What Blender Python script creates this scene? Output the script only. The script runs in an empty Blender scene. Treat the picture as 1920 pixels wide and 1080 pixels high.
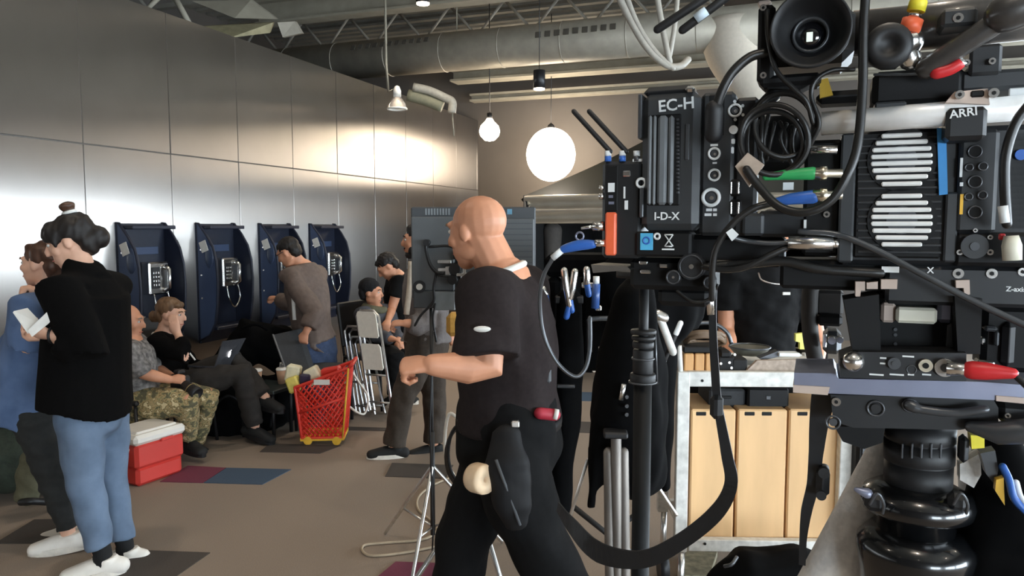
import bpy, bmesh, math, random
import numpy as np
from mathutils import Vector as V, Matrix as M
from math import sin, cos, tan, pi, radians as R, atan
random.seed(7); RNG = np.random.RandomState(5)
sc = bpy.context.scene; col = sc.collection

# ---------------------------------------------------------------- camera
FP = 1400.0; PITCH = atan(115/1400); EYE = 1.62
cam = bpy.data.objects.new('camera', bpy.data.cameras.new('camera')); col.objects.link(cam)
cam.data.sensor_width = 36; cam.data.lens = FP/1920*36; cam.data.clip_start = .02
cam.location = (0, 0, EYE); cam.rotation_euler = (pi/2-PITCH, 0, 0)
sc.camera = cam
# ---------------------------------------------------------------- world, exposure
w = bpy.data.worlds.new('world'); sc.world = w; w.use_nodes = True
w.node_tree.nodes['Background'].inputs[0].default_value = (.75, .85, 1, 1)
w.node_tree.nodes['Background'].inputs[1].default_value = .3
vs = sc.view_settings; vs.view_transform = 'Standard'; vs.look = 'None'; vs.gamma = 1; vs.use_curve_mapping = False
vs.exposure = 0.0
WINDOW_POWER = 25.0; PENDANT_POWER = 92.0; GLOBE_POWER = 30.0; BULB_POWER = 32.0

# ---------------------------------------------------------------- picking: pixel -> place
def ray(px, py):
    u = (px-960)/FP; v = (540-py)/FP
    return V((u, cos(PITCH)+v*sin(PITCH), -sin(PITCH)+v*cos(PITCH)))
def at(px, py, Y):
    d = ray(px, py); return V((0, 0, EYE))+d*(Y/d.y)
def fl(px, py, z=0.0):
    d = ray(px, py); return V((0, 0, EYE))+d*((z-EYE)/d.z)
class Fr:                                   # an upright frame turned by yaw: e = right, k = away, z = up
    def __init__(s, deg):
        a = R(deg); s.e = V((cos(a), -sin(a), 0)); s.k = V((sin(a), cos(a), 0)); s.z = V((0, 0, 1))
        s.m = M((s.e, s.k, s.z)).transposed()
    def P(s, px, py, D):
        d = ray(px, py); return V((0, 0, EYE))+d*(D/d.dot(s.k))
    def W(s, n, a, z): return s.e*n+s.k*a+s.z*z
    def px(s, D): return D/FP               # rough metres per pixel
RM = Fr(20); RG = Fr(22); Z0 = Fr(0)

# ---------------------------------------------------------------- materials
MATS = {}
def mat(name, c, rough=.6, metal=0., var=.12, scale=30., bump=0., emit=None, es=1., aniso=0., tang=None, alpha=1., trans=0., c2=None, coat=0., sheen=0., mscale=None, spec=.5):
    if name in MATS: return MATS[name]
    m = bpy.data.materials.new(name); m.use_nodes = True; nt = m.node_tree; b = nt.nodes['Principled BSDF']
    N = nt.nodes.new; L = nt.links.new
    tc = N('ShaderNodeTexCoord'); mp = N('ShaderNodeMapping'); L(tc.outputs['Object'], mp.inputs[0])
    if mscale: mp.inputs['Scale'].default_value = mscale
    nz = N('ShaderNodeTexNoise'); nz.inputs['Scale'].default_value = scale; nz.inputs['Detail'].default_value = 4
    L(mp.outputs[0], nz.inputs['Vector'])
    rp = N('ShaderNodeValToRGB'); e = rp.color_ramp.elements
    e[0].position = .3; e[1].position = .7
    a = [max(0, x*(1-var)) for x in c]; d = [min(1, x*(1+var)) for x in (c2 or c)]
    e[0].color = (*a, 1); e[1].color = (*d, 1)
    L(nz.outputs['Fac'], rp.inputs[0]); L(rp.outputs[0], b.inputs['Base Color'])
    b.inputs['Roughness'].default_value = rough; b.inputs['Metallic'].default_value = metal
    if bump:
        bp = N('ShaderNodeBump'); bp.inputs['Strength'].default_value = bump; bp.inputs['Distance'].default_value = .01
        L(nz.outputs['Fac'], bp.inputs['Height']); L(bp.outputs[0], b.inputs['Normal'])
    if emit: b.inputs['Emission Color'].default_value = (*emit, 1); b.inputs['Emission Strength'].default_value = es
    if aniso:
        b.inputs['Anisotropic'].default_value = aniso
        cx = N('ShaderNodeCombineXYZ')
        for i in range(3): cx.inputs[i].default_value = tang[i]
        L(cx.outputs[0], b.inputs['Tangent'])
    if trans: b.inputs['Transmission Weight'].default_value = trans
    if alpha < 1: b.inputs['Alpha'].default_value = alpha
    if coat: b.inputs['Coat Weight'].default_value = coat
    b.inputs['Specular IOR Level'].default_value = spec
    if sheen: b.inputs['Sheen Weight'].default_value = sheen
    MATS[name] = m; return m
def hexc(h):
    o = []
    for i in (0, 2, 4):
        x = int(h[i:i+2], 16)/255; o.append(x/12.92 if x < .04045 else ((x+.055)/1.055)**2.4)
    return tuple(o)

# ---------------------------------------------------------------- mesh building
class MB:
    def __init__(s): s.v = []; s.f = []; s.sm = []; s.mi = []; s.cur = 0
    def add(s, vs, fs, smooth=False):
        o = len(s.v); s.v += [tuple(p) for p in vs]
        for f in fs:
            s.f.append([i+o for i in f]); s.sm.append(smooth if not isinstance(smooth, list) else False); s.mi.append(s.cur)
        return s
    def mat(s, i): s.cur = i; return s
    def box(s, c, size, rot=None, bev=0.):
        c = V(c); h = [x/2 for x in size]; rot = rot or M.Identity(3)
        b = min(bev, .45*min(size)) if bev else 0
        if not b:
            vs = [c+rot@V((h[0]*x, h[1]*y, h[2]*z)) for x in (-1, 1) for y in (-1, 1) for z in (-1, 1)]
            return s.add(vs, [(0, 1, 3, 2), (4, 6, 7, 5), (0, 4, 5, 1), (2, 3, 7, 6), (0, 2, 6, 4), (1, 5, 7, 3)])
        vs = []; idx = {}
        for x in (-1, 1):
            for y in (-1, 1):
                for z in (-1, 1):
                    for ax in range(3):
                        q = [h[0]*x, h[1]*y, h[2]*z]
                        for j in range(3):
                            if j != ax: q[j] -= b*(x, y, z)[j]
                        idx[(x, y, z, ax)] = len(vs); vs.append(c+rot@V(q))
        fs = []
        for ax in range(3):
            o1, o2 = [j for j in range(3) if j != ax]
            for sg in (-1, 1):
                k = []
                for a_, b_ in ((-1, -1), (1, -1), (1, 1), (-1, 1)):
                    q = [0]*3; q[ax] = sg; q[o1] = a_; q[o2] = b_; k.append(idx[(*q, ax)])
                if (sg < 0) != (ax == 1): k.reverse()
                fs.append(k)
            for a_ in (-1, 1):            # edges running along ax
                for b_ in (-1, 1):
                    q = [0]*3; q[o1] = a_; q[o2] = b_; lo = q[:]; hi = q[:]; lo[ax] = -1; hi[ax] = 1
                    k = [idx[(*lo, o1)], idx[(*hi, o1)], idx[(*hi, o2)], idx[(*lo, o2)]]
                    fs.append(k)
        for x in (-1, 1):
            for y in (-1, 1):
                for z in (-1, 1): fs.append([idx[(x, y, z, 0)], idx[(x, y, z, 1)], idx[(x, y, z, 2)]])
        return s.add(vs, fs)
    def tube(s, pts, rad, seg=10, ref=None, cap='flat', closed=False):
        pts = [V(p) for p in pts]; n = len(pts)
        rad = rad if isinstance(rad, (list, tuple)) and len(rad) == n and not (n == 2 and False) else [rad]*n
        rad = [r if isinstance(r, (tuple, list)) else (r, r) for r in rad]
        T = []
        for i in range(n):
            a = pts[i-1] if (i or closed) else pts[0]; b = pts[(i+1) % n] if (i < n-1 or closed) else pts[-1]
            d = b-a; T.append(d.normalized() if d.length > 1e-9 else V((0, 0, 1)))
        if ref is None:
            ref = V((0, 0, 1)) if abs(T[0].z) < .9 else V((1, 0, 0)); fixed = False
        else: ref = V(ref); fixed = True
        rings = []; side = ref
        for i in range(n):
            b_ = ref if fixed else side
            sd = b_-T[i]*b_.dot(T[i])
            if sd.length < 1e-4: sd = T[i].orthogonal()
            sd.normalize(); side = sd; up = T[i].cross(sd); rings.append((pts[i], sd, up, rad[i]))
        if cap == 'round' and not closed:
            def ends(rg, t):
                p, sd, up, (a, b) = rg; r = min(a, b)
                return [(p+t*r*.5, sd, up, (a*.86, b*.86)), (p+t*r*.85, sd, up, (a*.5, b*.5)), (p+t*r*.97, sd, up, (a*.22, b*.22))]
            rings = ends(rings[0], -T[0])[::-1]+rings+ends(rings[-1], T[-1])
        vs = []
        for p, sd, up, (a, b) in rings:
            for j in range(seg):
                t = 2*pi*j/seg; vs.append(p+sd*(a*cos(t))+up*(b*sin(t)))
        m = len(rings); fs = []
        for i in range(m if closed else m-1):
            i2 = (i+1) % m
            for j in range(seg): fs.append((i*seg+j, i*seg+(j+1) % seg, i2*seg+(j+1) % seg, i2*seg+j))
        s.add(vs, fs, True)
        if not closed:
            o = len(s.v)-len(vs)
            s.f.append([o+j for j in range(seg)][::-1]); s.f.append([o+(m-1)*seg+j for j in range(seg)])
            s.sm += [False, False]; s.mi += [s.cur]*2
        return s
    def cyl(s, p0, p1, r0, r1=None, seg=16): return s.tube([p0, p1], [r0, r0 if r1 is None else r1], seg)
    def lathe(s, o, axis, prof, seg=24, ref=None):          # prof: (radius, offset along axis)
        axis = V(axis).normalized(); o = V(o); ref = V(ref) if ref else axis.orthogonal()
        sd = (ref-axis*ref.dot(axis)).normalized(); up = axis.cross(sd); vs = []; fs = []
        for r, h in prof:
            for j in range(seg):
                t = 2*pi*j/seg; vs.append(o+axis*h+sd*(r*cos(t))+up*(r*sin(t)))
        for i in range(len(prof)-1):
            for j in range(seg): fs.append((i*seg+j, i*seg+(j+1) % seg, (i+1)*seg+(j+1) % seg, (i+1)*seg+j))
        return s.add(vs, fs, True)
    def ball(s, c, r, seg=14, rings=9, rot=None):
        r = r if isinstance(r, (tuple, list)) else (r, r, r); c = V(c); rot = rot or M.Identity(3); vs = []; fs = []
        for i in range(1, rings):
            t = pi*i/rings
            for j in range(seg):
                p = 2*pi*j/seg; vs.append(c+rot@V((r[0]*sin(t)*cos(p), r[1]*sin(t)*sin(p), r[2]*cos(t))))
        for i in range(rings-2):
            for j in range(seg): fs.append((i*seg+j, (i+1)*seg+j, (i+1)*seg+(j+1) % seg, i*seg+(j+1) % seg))
        vs += [c+rot@V((0, 0, r[2])), c+rot@V((0, 0, -r[2]))]; a = len(vs)-2
        for j in range(seg):
            fs.append((a, j, (j+1) % seg)); fs.append((a+1, (rings-2)*seg+(j+1) % seg, (rings-2)*seg+j))
        return s.add(vs, fs, True)
    def prism(s, poly, ext):                                  # a planar outline given real thickness
        poly = [V(p) for p in poly]; ext = V(ext); n = len(poly)
        return s.add(poly+[p+ext for p in poly], [list(range(n))[::-1], list(range(n, 2*n))]+[(i, (i+1) % n, n+(i+1) % n, n+i) for i in range(n)])
    def ring(s, c, axis, r, t, seg=24, ts=8):
        axis = V(axis).normalized(); sd = axis.orthogonal().normalized(); up = axis.cross(sd)
        return s.tube([V(c)+sd*(r*cos(2*pi*j/seg))+up*(r*sin(2*pi*j/seg)) for j in range(seg)], [t]*seg, ts, closed=True)
    # pieces picked in a frame: pixel rectangle on the plane at distance D, going back by dep
    def pbox(s, fr, x0, y0, x1, y1, D, dep, bev=.002):
        a = fr.P(x0, (y0+y1)/2, D); b = fr.P(x1, (y0+y1)/2, D); c = fr.P((x0+x1)/2, y0, D); d = fr.P((x0+x1)/2, y1, D)
        w_ = (b-a).dot(fr.e); h_ = c.z-d.z; o = (a+b)/2; o.z = (c.z+d.z)/2
        return s.box(o+fr.k*(dep/2), (w_, dep, h_), fr.m, bev)
    def ppoly(s, fr, pts, D, dep): return s.prism([fr.P(x, y, D) for x, y in pts], fr.k*dep)
    def pcyl(s, fr, x, y, rpx, D, dep, seg=20, r1=None):
        c = fr.P(x, y, D); r = rpx*D/FP/ray(x, y).dot(fr.k)*1.0
        return s.cyl(c, c+fr.k*dep, r, r if r1 is None else r1*r/rpx, seg)
    def pring(s, fr, x, y, rpx, tpx, D, seg=24):
        q = D/FP/ray(x, y).dot(fr.k); return s.ring(fr.P(x, y, D), fr.k, rpx*q, tpx*q, seg)
    def pcable(s, fr, pts, rpx, seg=8, n=6):                  # pts: (x, y, D)
        q = [fr.P(x, y, D) for x, y, D in pts]; m = len(pts)//2
        r = rpx*pts[m][2]/FP/ray(pts[m][0], pts[m][1]).dot(fr.k)
        q = spline(q, n); return s.tube(q, [r]*len(q), seg, cap='round')
    def text(s, body, o, right, up, h, dep=.0004):
        cu = bpy.data.curves.new('t', 'FONT'); cu.body = body; cu.extrude = 0; cu.resolution_u = 3; cu.offset = .018
        ob = bpy.data.objects.new('t', cu); col.objects.link(ob)
        dg = bpy.context.evaluated_depsgraph_get(); me = ob.evaluated_get(dg).to_mesh()
        right = V(right).normalized(); up = V(up).normalized(); nrm = right.cross(up)
        k = h/.7; vs = [V(o)+right*(v.co.x*k)+up*(v.co.y*k) for v in me.vertices]
        fs = [list(p.vertices) for p in me.polygons]
        s.add(vs, fs); s.add([v-nrm*dep for v in vs], [f[::-1] for f in fs])
        bpy.data.objects.remove(ob); bpy.data.curves.remove(cu); return s
    def mesh(s, name, off=(0, 0, 0)):
        me = bpy.data.meshes.new(name); o = V(off)
        me.from_pydata([(x-o.x, y-o.y, z-o.z) for x, y, z in s.v], [], s.f)
        me.polygons.foreach_set('use_smooth', s.sm); me.polygons.foreach_set('material_index', s.mi)
        bm = bmesh.new(); bm.from_mesh(me); bmesh.ops.recalc_face_normals(bm, faces=bm.faces); bm.to_mesh(me); bm.free()
        me.update(); return me
    def build(s, name, mats, parent=None, label=None):
        off = OFF.get(parent.name, V((0, 0, 0))) if parent else V((0, 0, 0))
        me = s.mesh(name, off)
        for m in (mats if isinstance(mats, (list, tuple)) else [mats]): me.materials.append(m)
        ob = bpy.data.objects.new(name, me); col.objects.link(ob)
        if parent: ob.parent = parent; OFF[ob.name] = off
        if label: ob['label'] = label
        return ob
OFF = {}
def spline(pts, n=6):
    pts = [V(p) for p in pts]; q = [2*pts[0]-pts[1]]+pts+[2*pts[-1]-pts[-2]]; out = []
    for i in range(1, len(q)-2):
        a, b, c, d = q[i-1:i+3]
        for j in range(n):
            t = j/n; out.append(.5*((2*b)+(c-a)*t+(2*a-5*b+4*c-d)*t*t+(3*b-a-3*c+d)*t**3))
    out.append(pts[-1]); return out
def tag(o, label, cat, group=None):
    o['label'] = label; o['category'] = cat
    if group: o['group'] = group
    return o
def thing(name, label, cat, loc=(0, 0, 0), group=None):
    o = bpy.data.objects.new(name, None); o.empty_display_size = .1; col.objects.link(o); o.location = loc; OFF[o.name] = V(loc)
    return tag(o, label, cat, group)
def solo(mb, name, mats, label, cat, loc=None, group=None):   # a thing that is one mesh
    me = mb.mesh(name, loc or (0, 0, 0))
    for m in (mats if isinstance(mats, (list, tuple)) else [mats]): me.materials.append(m)
    o = bpy.data.objects.new(name, me); col.objects.link(o)
    if loc: o.location = loc; OFF[o.name] = V(loc)
    return tag(o, label, cat, group)
def struct(mb, name, mats, parent=None):
    o = mb.build(name, mats, parent); o['kind'] = 'structure'; return o
def dup(root, delta, label=None, group=None):
    r = root.copy(); col.objects.link(r); r.location = V(root.location)+V(delta)
    if label: r['label'] = label
    if group: r['group'] = group
    for ch in list(root.children):
        c = ch.copy(); col.objects.link(c); c.parent = r
        for g in ch.children:
            d = g.copy(); col.objects.link(d); d.parent = c
    return r
def piece(name, me, parent, loc=(0, 0, 0), rot=None):         # an alike piece sharing mesh data
    o = bpy.data.objects.new(name, me); col.objects.link(o); o.parent = parent; o.location = loc
    if rot: o.rotation_euler = rot
    return o
def melt(mb, name, m, parent, voxel=.01, smooth=3, folds=None, label=None):   # union of closed shapes -> one continuous skin
    me = mb.mesh('tmp'); ob = bpy.data.objects.new('tmp', me); col.objects.link(ob)
    md = ob.modifiers.new('r', 'REMESH'); md.mode = 'VOXEL'; md.voxel_size = voxel
    if smooth: sm = ob.modifiers.new('s', 'SMOOTH'); sm.factor = .5; sm.iterations = smooth
    dg = bpy.context.evaluated_depsgraph_get(); me2 = bpy.data.meshes.new_from_object(ob.evaluated_get(dg))
    bpy.data.objects.remove(ob); bpy.data.meshes.remove(me)
    n = len(me2.vertices); co = np.empty(n*3); me2.vertices.foreach_get('co', co); co = co.reshape(-1, 3)
    if folds:
        amp, freq, sx = folds
        nm = np.empty(n*3); me2.vertices.foreach_get('normal', nm); nm = nm.reshape(-1, 3); d = np.zeros(n); rs = np.random.RandomState(len(name)*7+n % 97)
        for q in range(7):
            k = rs.randn(3)*np.array(sx)*freq; ph = rs.rand()*6.28
            d += np.sin(co@k+ph+1.3*np.sin(co@(rs.randn(3)*freq*.5)))
        co = co+nm*(d/7*amp*2)[:, None]
    off = OFF.get(parent.name, V((0, 0, 0))) if parent else V((0, 0, 0))
    co = co-np.array(off)[None, :]
    me2.vertices.foreach_set('co', co.ravel()); me2.polygons.foreach_set('use_smooth', [True]*len(me2.polygons)); me2.update()
    me2.name = name; me2.materials.clear(); me2.materials.append(m)
    o = bpy.data.objects.new(name, me2); col.objects.link(o)
    if parent: o.parent = parent; OFF[o.name] = off
    if label: o['label'] = label
    return o
# ================================================================ the room
WD = 4.8; AEND = 11.55; WTOP = 3.36; CEIL = 4.75
def rbox(mb, n0, n1, a0, a1, z0, z1, bev=0): return mb.box(RM.W((n0+n1)/2, (a0+a1)/2, (z0+z1)/2), (abs(n1-n0), abs(a1-a0), abs(z1-z0)), RM.m, bev)
m_carpet = mat('carpet', hexc('85776a'), .95, var=.16, scale=260, bump=.25, c2=hexc('8c7d6e'), mscale=(1, 1, 1))
m_tile_and_shadow = mat('carpet_charcoal_and_shadow', hexc('453e38'), .95, var=.2, scale=260, bump=.2)  # serves the dark tiles and the painted shadow bands
m_blue_tile = mat('carpet_blue', hexc('3b4d60'), .95, var=.2, scale=260, bump=.2)
m_maroon_tile = mat('carpet_maroon', hexc('6a2f42'), .95, var=.2, scale=260, bump=.2)
m_steel = mat('brushed_steel', (.345, .32, .298), .29, metal=1., var=.05, scale=2, aniso=.99, tang=RM.k, mscale=(1, 1, 1))
m_seam = mat('seam_pale', (.62, .58, .53), .45, metal=.3); m_seamd = mat('seam_dark', (.10, .09, .08), .6)
m_wall = mat('painted_grey_wall', hexc('58524d'), .85, var=.04, scale=3)
m_ceil = mat('deck_grey', hexc('8d8980'), .75, var=.15, scale=5)
m_duct = mat('galvanised_duct', hexc('a39d90'), .55, metal=.35, var=.10, scale=8)
m_beam = mat('beam_paint', hexc('979182'), .6, var=.1, scale=6)
m_dim = mat('dark_gap', hexc('3a3733'), .8)
m_win = mat('window_daylight', (.8, .85, .9), .5, emit=(.78, .90, 1.0), es=WINDOW_POWER)
m_frame = mat('window_frame_dark', hexc('2a2a2c'), .5)

mb = MB(); rbox(mb, -8.2, 6.2, -5.2, AEND+.2, -.1, 0); floor = struct(mb, 'floor', m_carpet)
def floor_patch(quad, m):
    p = [fl(x, y, .003) for x, y in quad]; b = MB(); b.prism([V((q.x, q.y, .0)) for q in p], (0, 0, .004)); b.build('carpet_tile_or_shadow', m, floor)
floor_patch([(250, 1031), (394, 1036), (322, 1086), (170, 1080)], m_tile_and_shadow)
floor_patch([(64, 974), (178, 972), (110, 1018), (-10, 1019)], m_tile_and_shadow)
floor_patch([(425, 877), (546, 880), (492, 908), (382, 905)], m_blue_tile)
floor_patch([(352, 873), (424, 877), (381, 905), (300, 903)], m_maroon_tile)
floor_patch([(742, 1053), (835, 1056), (790, 1100), (690, 1096)], m_maroon_tile)
floor_patch([(1085, 735), (1125, 736), (1118, 752), (1075, 751)], m_blue_tile)
floor_patch([(505, 832), (640, 835), (600, 850), (487, 847)], m_tile_and_shadow)
floor_patch([(735, 868), (850, 872), (835, 897), (722, 893)], m_tile_and_shadow)  # dark band painting a cast shadow onto the carpet
floor_patch([(650, 800), (760, 803), (738, 808), (628, 806)], m_tile_and_shadow)  # another shadow painted as a thin dark band, further back
floor_patch([(1070, 790), (1140, 792), (1135, 812), (1058, 810)], m_tile_and_shadow)

# brushed steel wall: a core and one piece for each panel
mb = MB(); rbox(mb, -WD-.14, -WD-.012, -5, AEND, 0, WTOP); wl = struct(mb, 'wall_left', m_seam)
b = MB(); rbox(b, -WD-.014, -WD-.006, -5, AEND, 2.213, 2.227); b.build('seam_strip', m_seamd, wl)
per = .823; a = 4.09-per*11
while a < AEND:
    a1 = min(a+per, AEND)
    for z0, z1 in ((.0, 2.215), (2.225, WTOP)):
        b = MB(); pa0, pa1 = max(a, -5)+.004, a1-.004; b.box(RM.W(-WD-.01, (pa0+pa1)/2, (z0+z1)/2), (.02, pa1-pa0, z1-z0), RM.m@M.Rotation(R(random.uniform(-.25, .25)), 3, 'Z')@M.Rotation(R(random.uniform(-.12, .12)), 3, 'Y'), .0015); b.build('steel_panel', m_steel, wl)
    a = a1
mb = MB(); rbox(mb, -8.2, 6.2, AEND, AEND+.2, 0, CEIL); struct(mb, 'wall_back', m_wall)
mb = MB(); rbox(mb, -8.2, -8, -5, AEND, 0, CEIL); struct(mb, 'wall_outer', m_wall)
mb = MB(); rbox(mb, -8.2, 6.2, -5.2, -5, 0, CEIL); wb = struct(mb, 'wall_behind', m_wall)
mb = MB(); rbox(mb, 6, 6.2, -5, AEND, 0, CEIL); wr = struct(mb, 'wall_right', m_wall)
nwin = 0
def window(n0, n1, a0, a1, z0, z1):
    global nwin; nwin += 1
    b = MB(); rbox(b, n0, n1, a0, a1, z0, z1); o = struct(b, 'window_%d' % nwin, m_frame)
    if abs(n1-n0) < abs(a1-a0):
        c = 3
        for i in range(c):
            s0 = a0+(a1-a0)*i/c+.05; s1 = a0+(a1-a0)*(i+1)/c-.05
            p = MB(); rbox(p, n0-.012, n0+.02, s0, s1, z0+.06, z1-.06); p.build('pane', m_win, o)
    else:
        for i in range(2):
            s0 = n0+(n1-n0)*i/2+.05; s1 = n0+(n1-n0)*(i+1)/2-.05
            p = MB(); rbox(p, s0, s1, a1-.012, a1+.012, z0+.06, z1-.06); p.build('pane', m_win, o)
for a0 in (-4.2, -1.1, 2.0, 5.1, 8.2): window(5.96, 6.0, a0, a0+2.8, .55, 2.1)  # last one added unseen to carry the reflected band further along
window(2.4, 5.0, -5.0, -4.96, .55, 2.1); window(3.5, 5.8, AEND, AEND-.04, .55, 2.1)  # back-wall window added out of view for the steel wall's reflection

# ceiling: deck with ribs, beams, open joists
mb = MB(); rbox(mb, -8.2, 6.2, -5.2, AEND+.2, CEIL, CEIL+.1); ce = struct(mb, 'ceiling', m_ceil)
rib = MB(); rbox(rib, -8, 6, -.055, .055, CEIL-.06, CEIL); me = rib.mesh('deck_rib'); me.materials.append(m_ceil)
for i in range(38): piece('deck_rib', me, ce, RM.k*(3.3+i*.22))
def beam(n0, n1, a, z0, z1, t, m=m_beam):
    b = MB()
    rbox(b, n0, n1, a-t/2, a+t/2, z0, z0+.03); rbox(b, n0, n1, a-t/2, a+t/2, z1-.03, z1); rbox(b, n0, n1, a-.02, a+.02, z0, z1)
    o = b.build('beam', m, ce); return o
beam(-6.5, 5.5, 8.25, 4.22, 4.52, .2); beam(-4.8, 5.5, 10.6, 3.80, 3.98, .3); beam(-4.8, 5.5, 11.3, 3.62, 3.74, .2)
b = MB(); rbox(b, -6.5, 5.5, 9.9, 10.3, 4.05, 4.3); b.build('ledge', m_beam, ce)
for aj in (5.6, 7.1, 9.6):
    zt, zb = CEIL-.08, 4.18
    b = MB(); rbox(b, -8, 5.5, aj-.05, aj+.05, zt-.05, zt); rbox(b, -8, 5.5, aj-.04, aj+.04, zb, zb+.05)
    n = -8
    while n < 5:
        b.cyl(RM.W(n, aj, zb+.02), RM.W(n+.4, aj, zt-.03), .02, seg=6); b.cyl(RM.W(n+.4, aj, zt-.03), RM.W(n+.8, aj, zb+.02), .02, seg=6); n += .8
    b.build('open_web_joist', m_ceil, ce)
# struts and gusset plates where the joist lands above the steel wall
b = MB(); Y = 7.4
b.tube([at(262, 30, Y), at(300, -6, Y)], .022, 8); b.tube([at(325, -10, Y), at(356, 46, Y)], .028, 8)
b.build('joist_strut', m_beam, ce)
m_insul = mat('yellowed_panel', hexc('8d8568'), .8, var=.2, scale=12)
b = MB(); b.prism([at(372, 50, 7.6), at(512, 42, 7.9), at(505, 62, 7.9), at(430, 71, 7.5)], (0, .05, .02)); b.build('ceiling_panel', m_insul, ce)
b = MB(); b.prism([at(360, 2, 7.8), at(470, 0, 8), at(520, 36, 8), at(440, 34, 7.7)], (0, .06, .02)); b.build('ceiling_panel', m_beam, ce)
b = MB(); b.prism([at(520, 42, 7.9), at(552, 40, 8), at(565, 62, 8), at(530, 70, 7.9)], (0, .1, .02)); b.build('gusset_plate', m_duct, ce)

# the round duct with its slot grilles and the tapering drop
dz = at(1000, 84, 9.5); ad = dz.dot(RM.k); dr = .245
duct = thing('air_duct', 'long round galvanised air duct hung under the ceiling beams', 'duct', RM.W(-4, ad, dz.z))
b = MB(); b.tube([RM.W(-7.8, ad, dz.z), RM.W(2.05, ad, dz.z)], dr, 40); b.build('pipe', m_duct, duct)
for i in range(11):
    b = MB(); b.ring(RM.W(-6.6+i*.8, ad, dz.z), RM.e, dr, .006, 40, 6); b.build('seam_band', m_duct, duct)
m_slot = mat('slot_shadow', hexc('4d4840'), .8)
def grille(x0, x1, y0, n):
    for i in range(n):
        x = x0+(x1-x0)*(i+.5)/n; d = ray(x, y0+(-.11)*(x-x0)); P0 = V((0, 0, EYE))
        # land on the duct: solve for the near hit
        best = None
        for t in np.linspace(7, 12, 1500):
            q = P0+d*t; r = math.hypot(q.dot(RM.k)-ad, q.z-dz.z)
            if r < dr+.003: best = q; break
        if best is None: continue
        axn = (best-RM.W(best.dot(RM.e), ad, dz.z)).normalized(); up = RM.e.cross(axn)
        rot = M((RM.e, axn, up)).transposed(); b = MB()
        wpx = (x1-x0)/n*best.y/FP; b.box(best, (wpx*.62, .012, .075), rot, .003); b.build('grille_slot', m_slot, duct)
grille(655, 806, 90, 11); grille(1000, 1158, 66, 9)
b = MB(); c0 = at(1368, 40, 8.75); c1 = at(1372, 95, 8.75); c2 = at(1400, 150, 8.75); c3 = at(1430, 205, 8.75)
b.tube(spline([c0, c1, c2, c3], 5), [.34-.0085*i for i in range(16)], 24); b.build('tapered_drop', mat('canvas_duct', hexc('b9b0a2'), .8, var=.06), duct)
for px_ in (833, 1180):
    b = MB(); p = RM.W(at(px_, 60, 9.5).dot(RM.e), ad, dz.z+dr*.9); b.tube([p, V((p.x, p.y, CEIL))], .008, 6); b.build('hanger_rod', m_beam, duct)

# ================================================================ lamps
m_black = mat('satin_black', hexc('17171a'), .45, var=.1)
m_lamp = mat('lamp_glow', (1, .95, .85), .5, emit=(1, .86, .66), es=22)
m_globe = mat('globe_glare', (1, .95, .85), .5, emit=(1, .86, .68), es=GLOBE_POWER)  # glare around the hanging lamp, built as a glowing ball
m_bulb = mat('bulb_glow', (1, .95, .85), .5, emit=(1, .85, .64), es=BULB_POWER)
def spot(p, power, name='pendant_light', ang=115, c=(1, .87, .72)):
    l = bpy.data.lights.new(name, 'SPOT'); l.energy = power; l.color = c; l.spot_size = R(ang); l.spot_blend = .7; l.shadow_soft_size = .09
    o = bpy.data.objects.new(name, l); col.objects.link(o); o.location = p; return o
def pendant(p, label, r=.07, h=.2, power=0, cord=True, tilt=None):
    t = thing('pendant_lamp', label, 'lamp', p, 'black cylinder pendant lamps'); p = V(p)
    b = MB(); b.lathe(p, (0, 0, 1), [(r*.94, .0), (r, 0), (r, h), (r*.3, h+.01), (0, h+.01)], 24); b.build('shade', m_black, t)
    b = MB(); b.cyl(p+V((0, 0, -.012)), p+V((0, 0, .012)), r*.9, seg=24); b.build('diffuser', m_lamp, t)
    b = MB(); b.tube([p+V((0, 0, h)), V((p.x, p.y, CEIL))], .004, 6); b.build('cord', m_black, t)
    if power: s = spot(p+V((0, 0, -.03)), power); s.parent = t; s.location = (0, 0, -.03)
    return t
def added_downlight(p, r=.075, h=.19):  # extra lamp added above the view to light the room
    p = V(p); b = MB(); b.lathe(p, (0, 0, 1), [(r*.94, 0), (r, 0), (r, h), (r*.3, h+.01), (.01, h+.01), (.01, CEIL-p.z)], 20); o = b.build('added_downlight', m_black, ce)
    b = MB(); b.cyl(p+V((0, 0, -.012)), p+V((0, 0, .012)), r*.9, seg=20); b.build('added_downlight_glow', m_lamp, o)
    s = spot(p+V((0, 0, -.03)), PENDANT_POWER); s.parent = o
pendant(at(1011, 166, 8.2), 'black cylinder pendant hanging over the canopy tent, in view', .064, .19, PENDANT_POWER)
pendant(at(793, 6, 8.2), 'white-glowing pendant cut by the top edge above the duct', .075, .19, PENDANT_POWER)
k = 0
for n in (-3.1, .2, 3.4):  # added grid of unseen lamps, kept above the frame
    for a in (-3.4, -.4, 2.3, 5.0):
        added_downlight(RM.W(n, a, 4.3))
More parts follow.
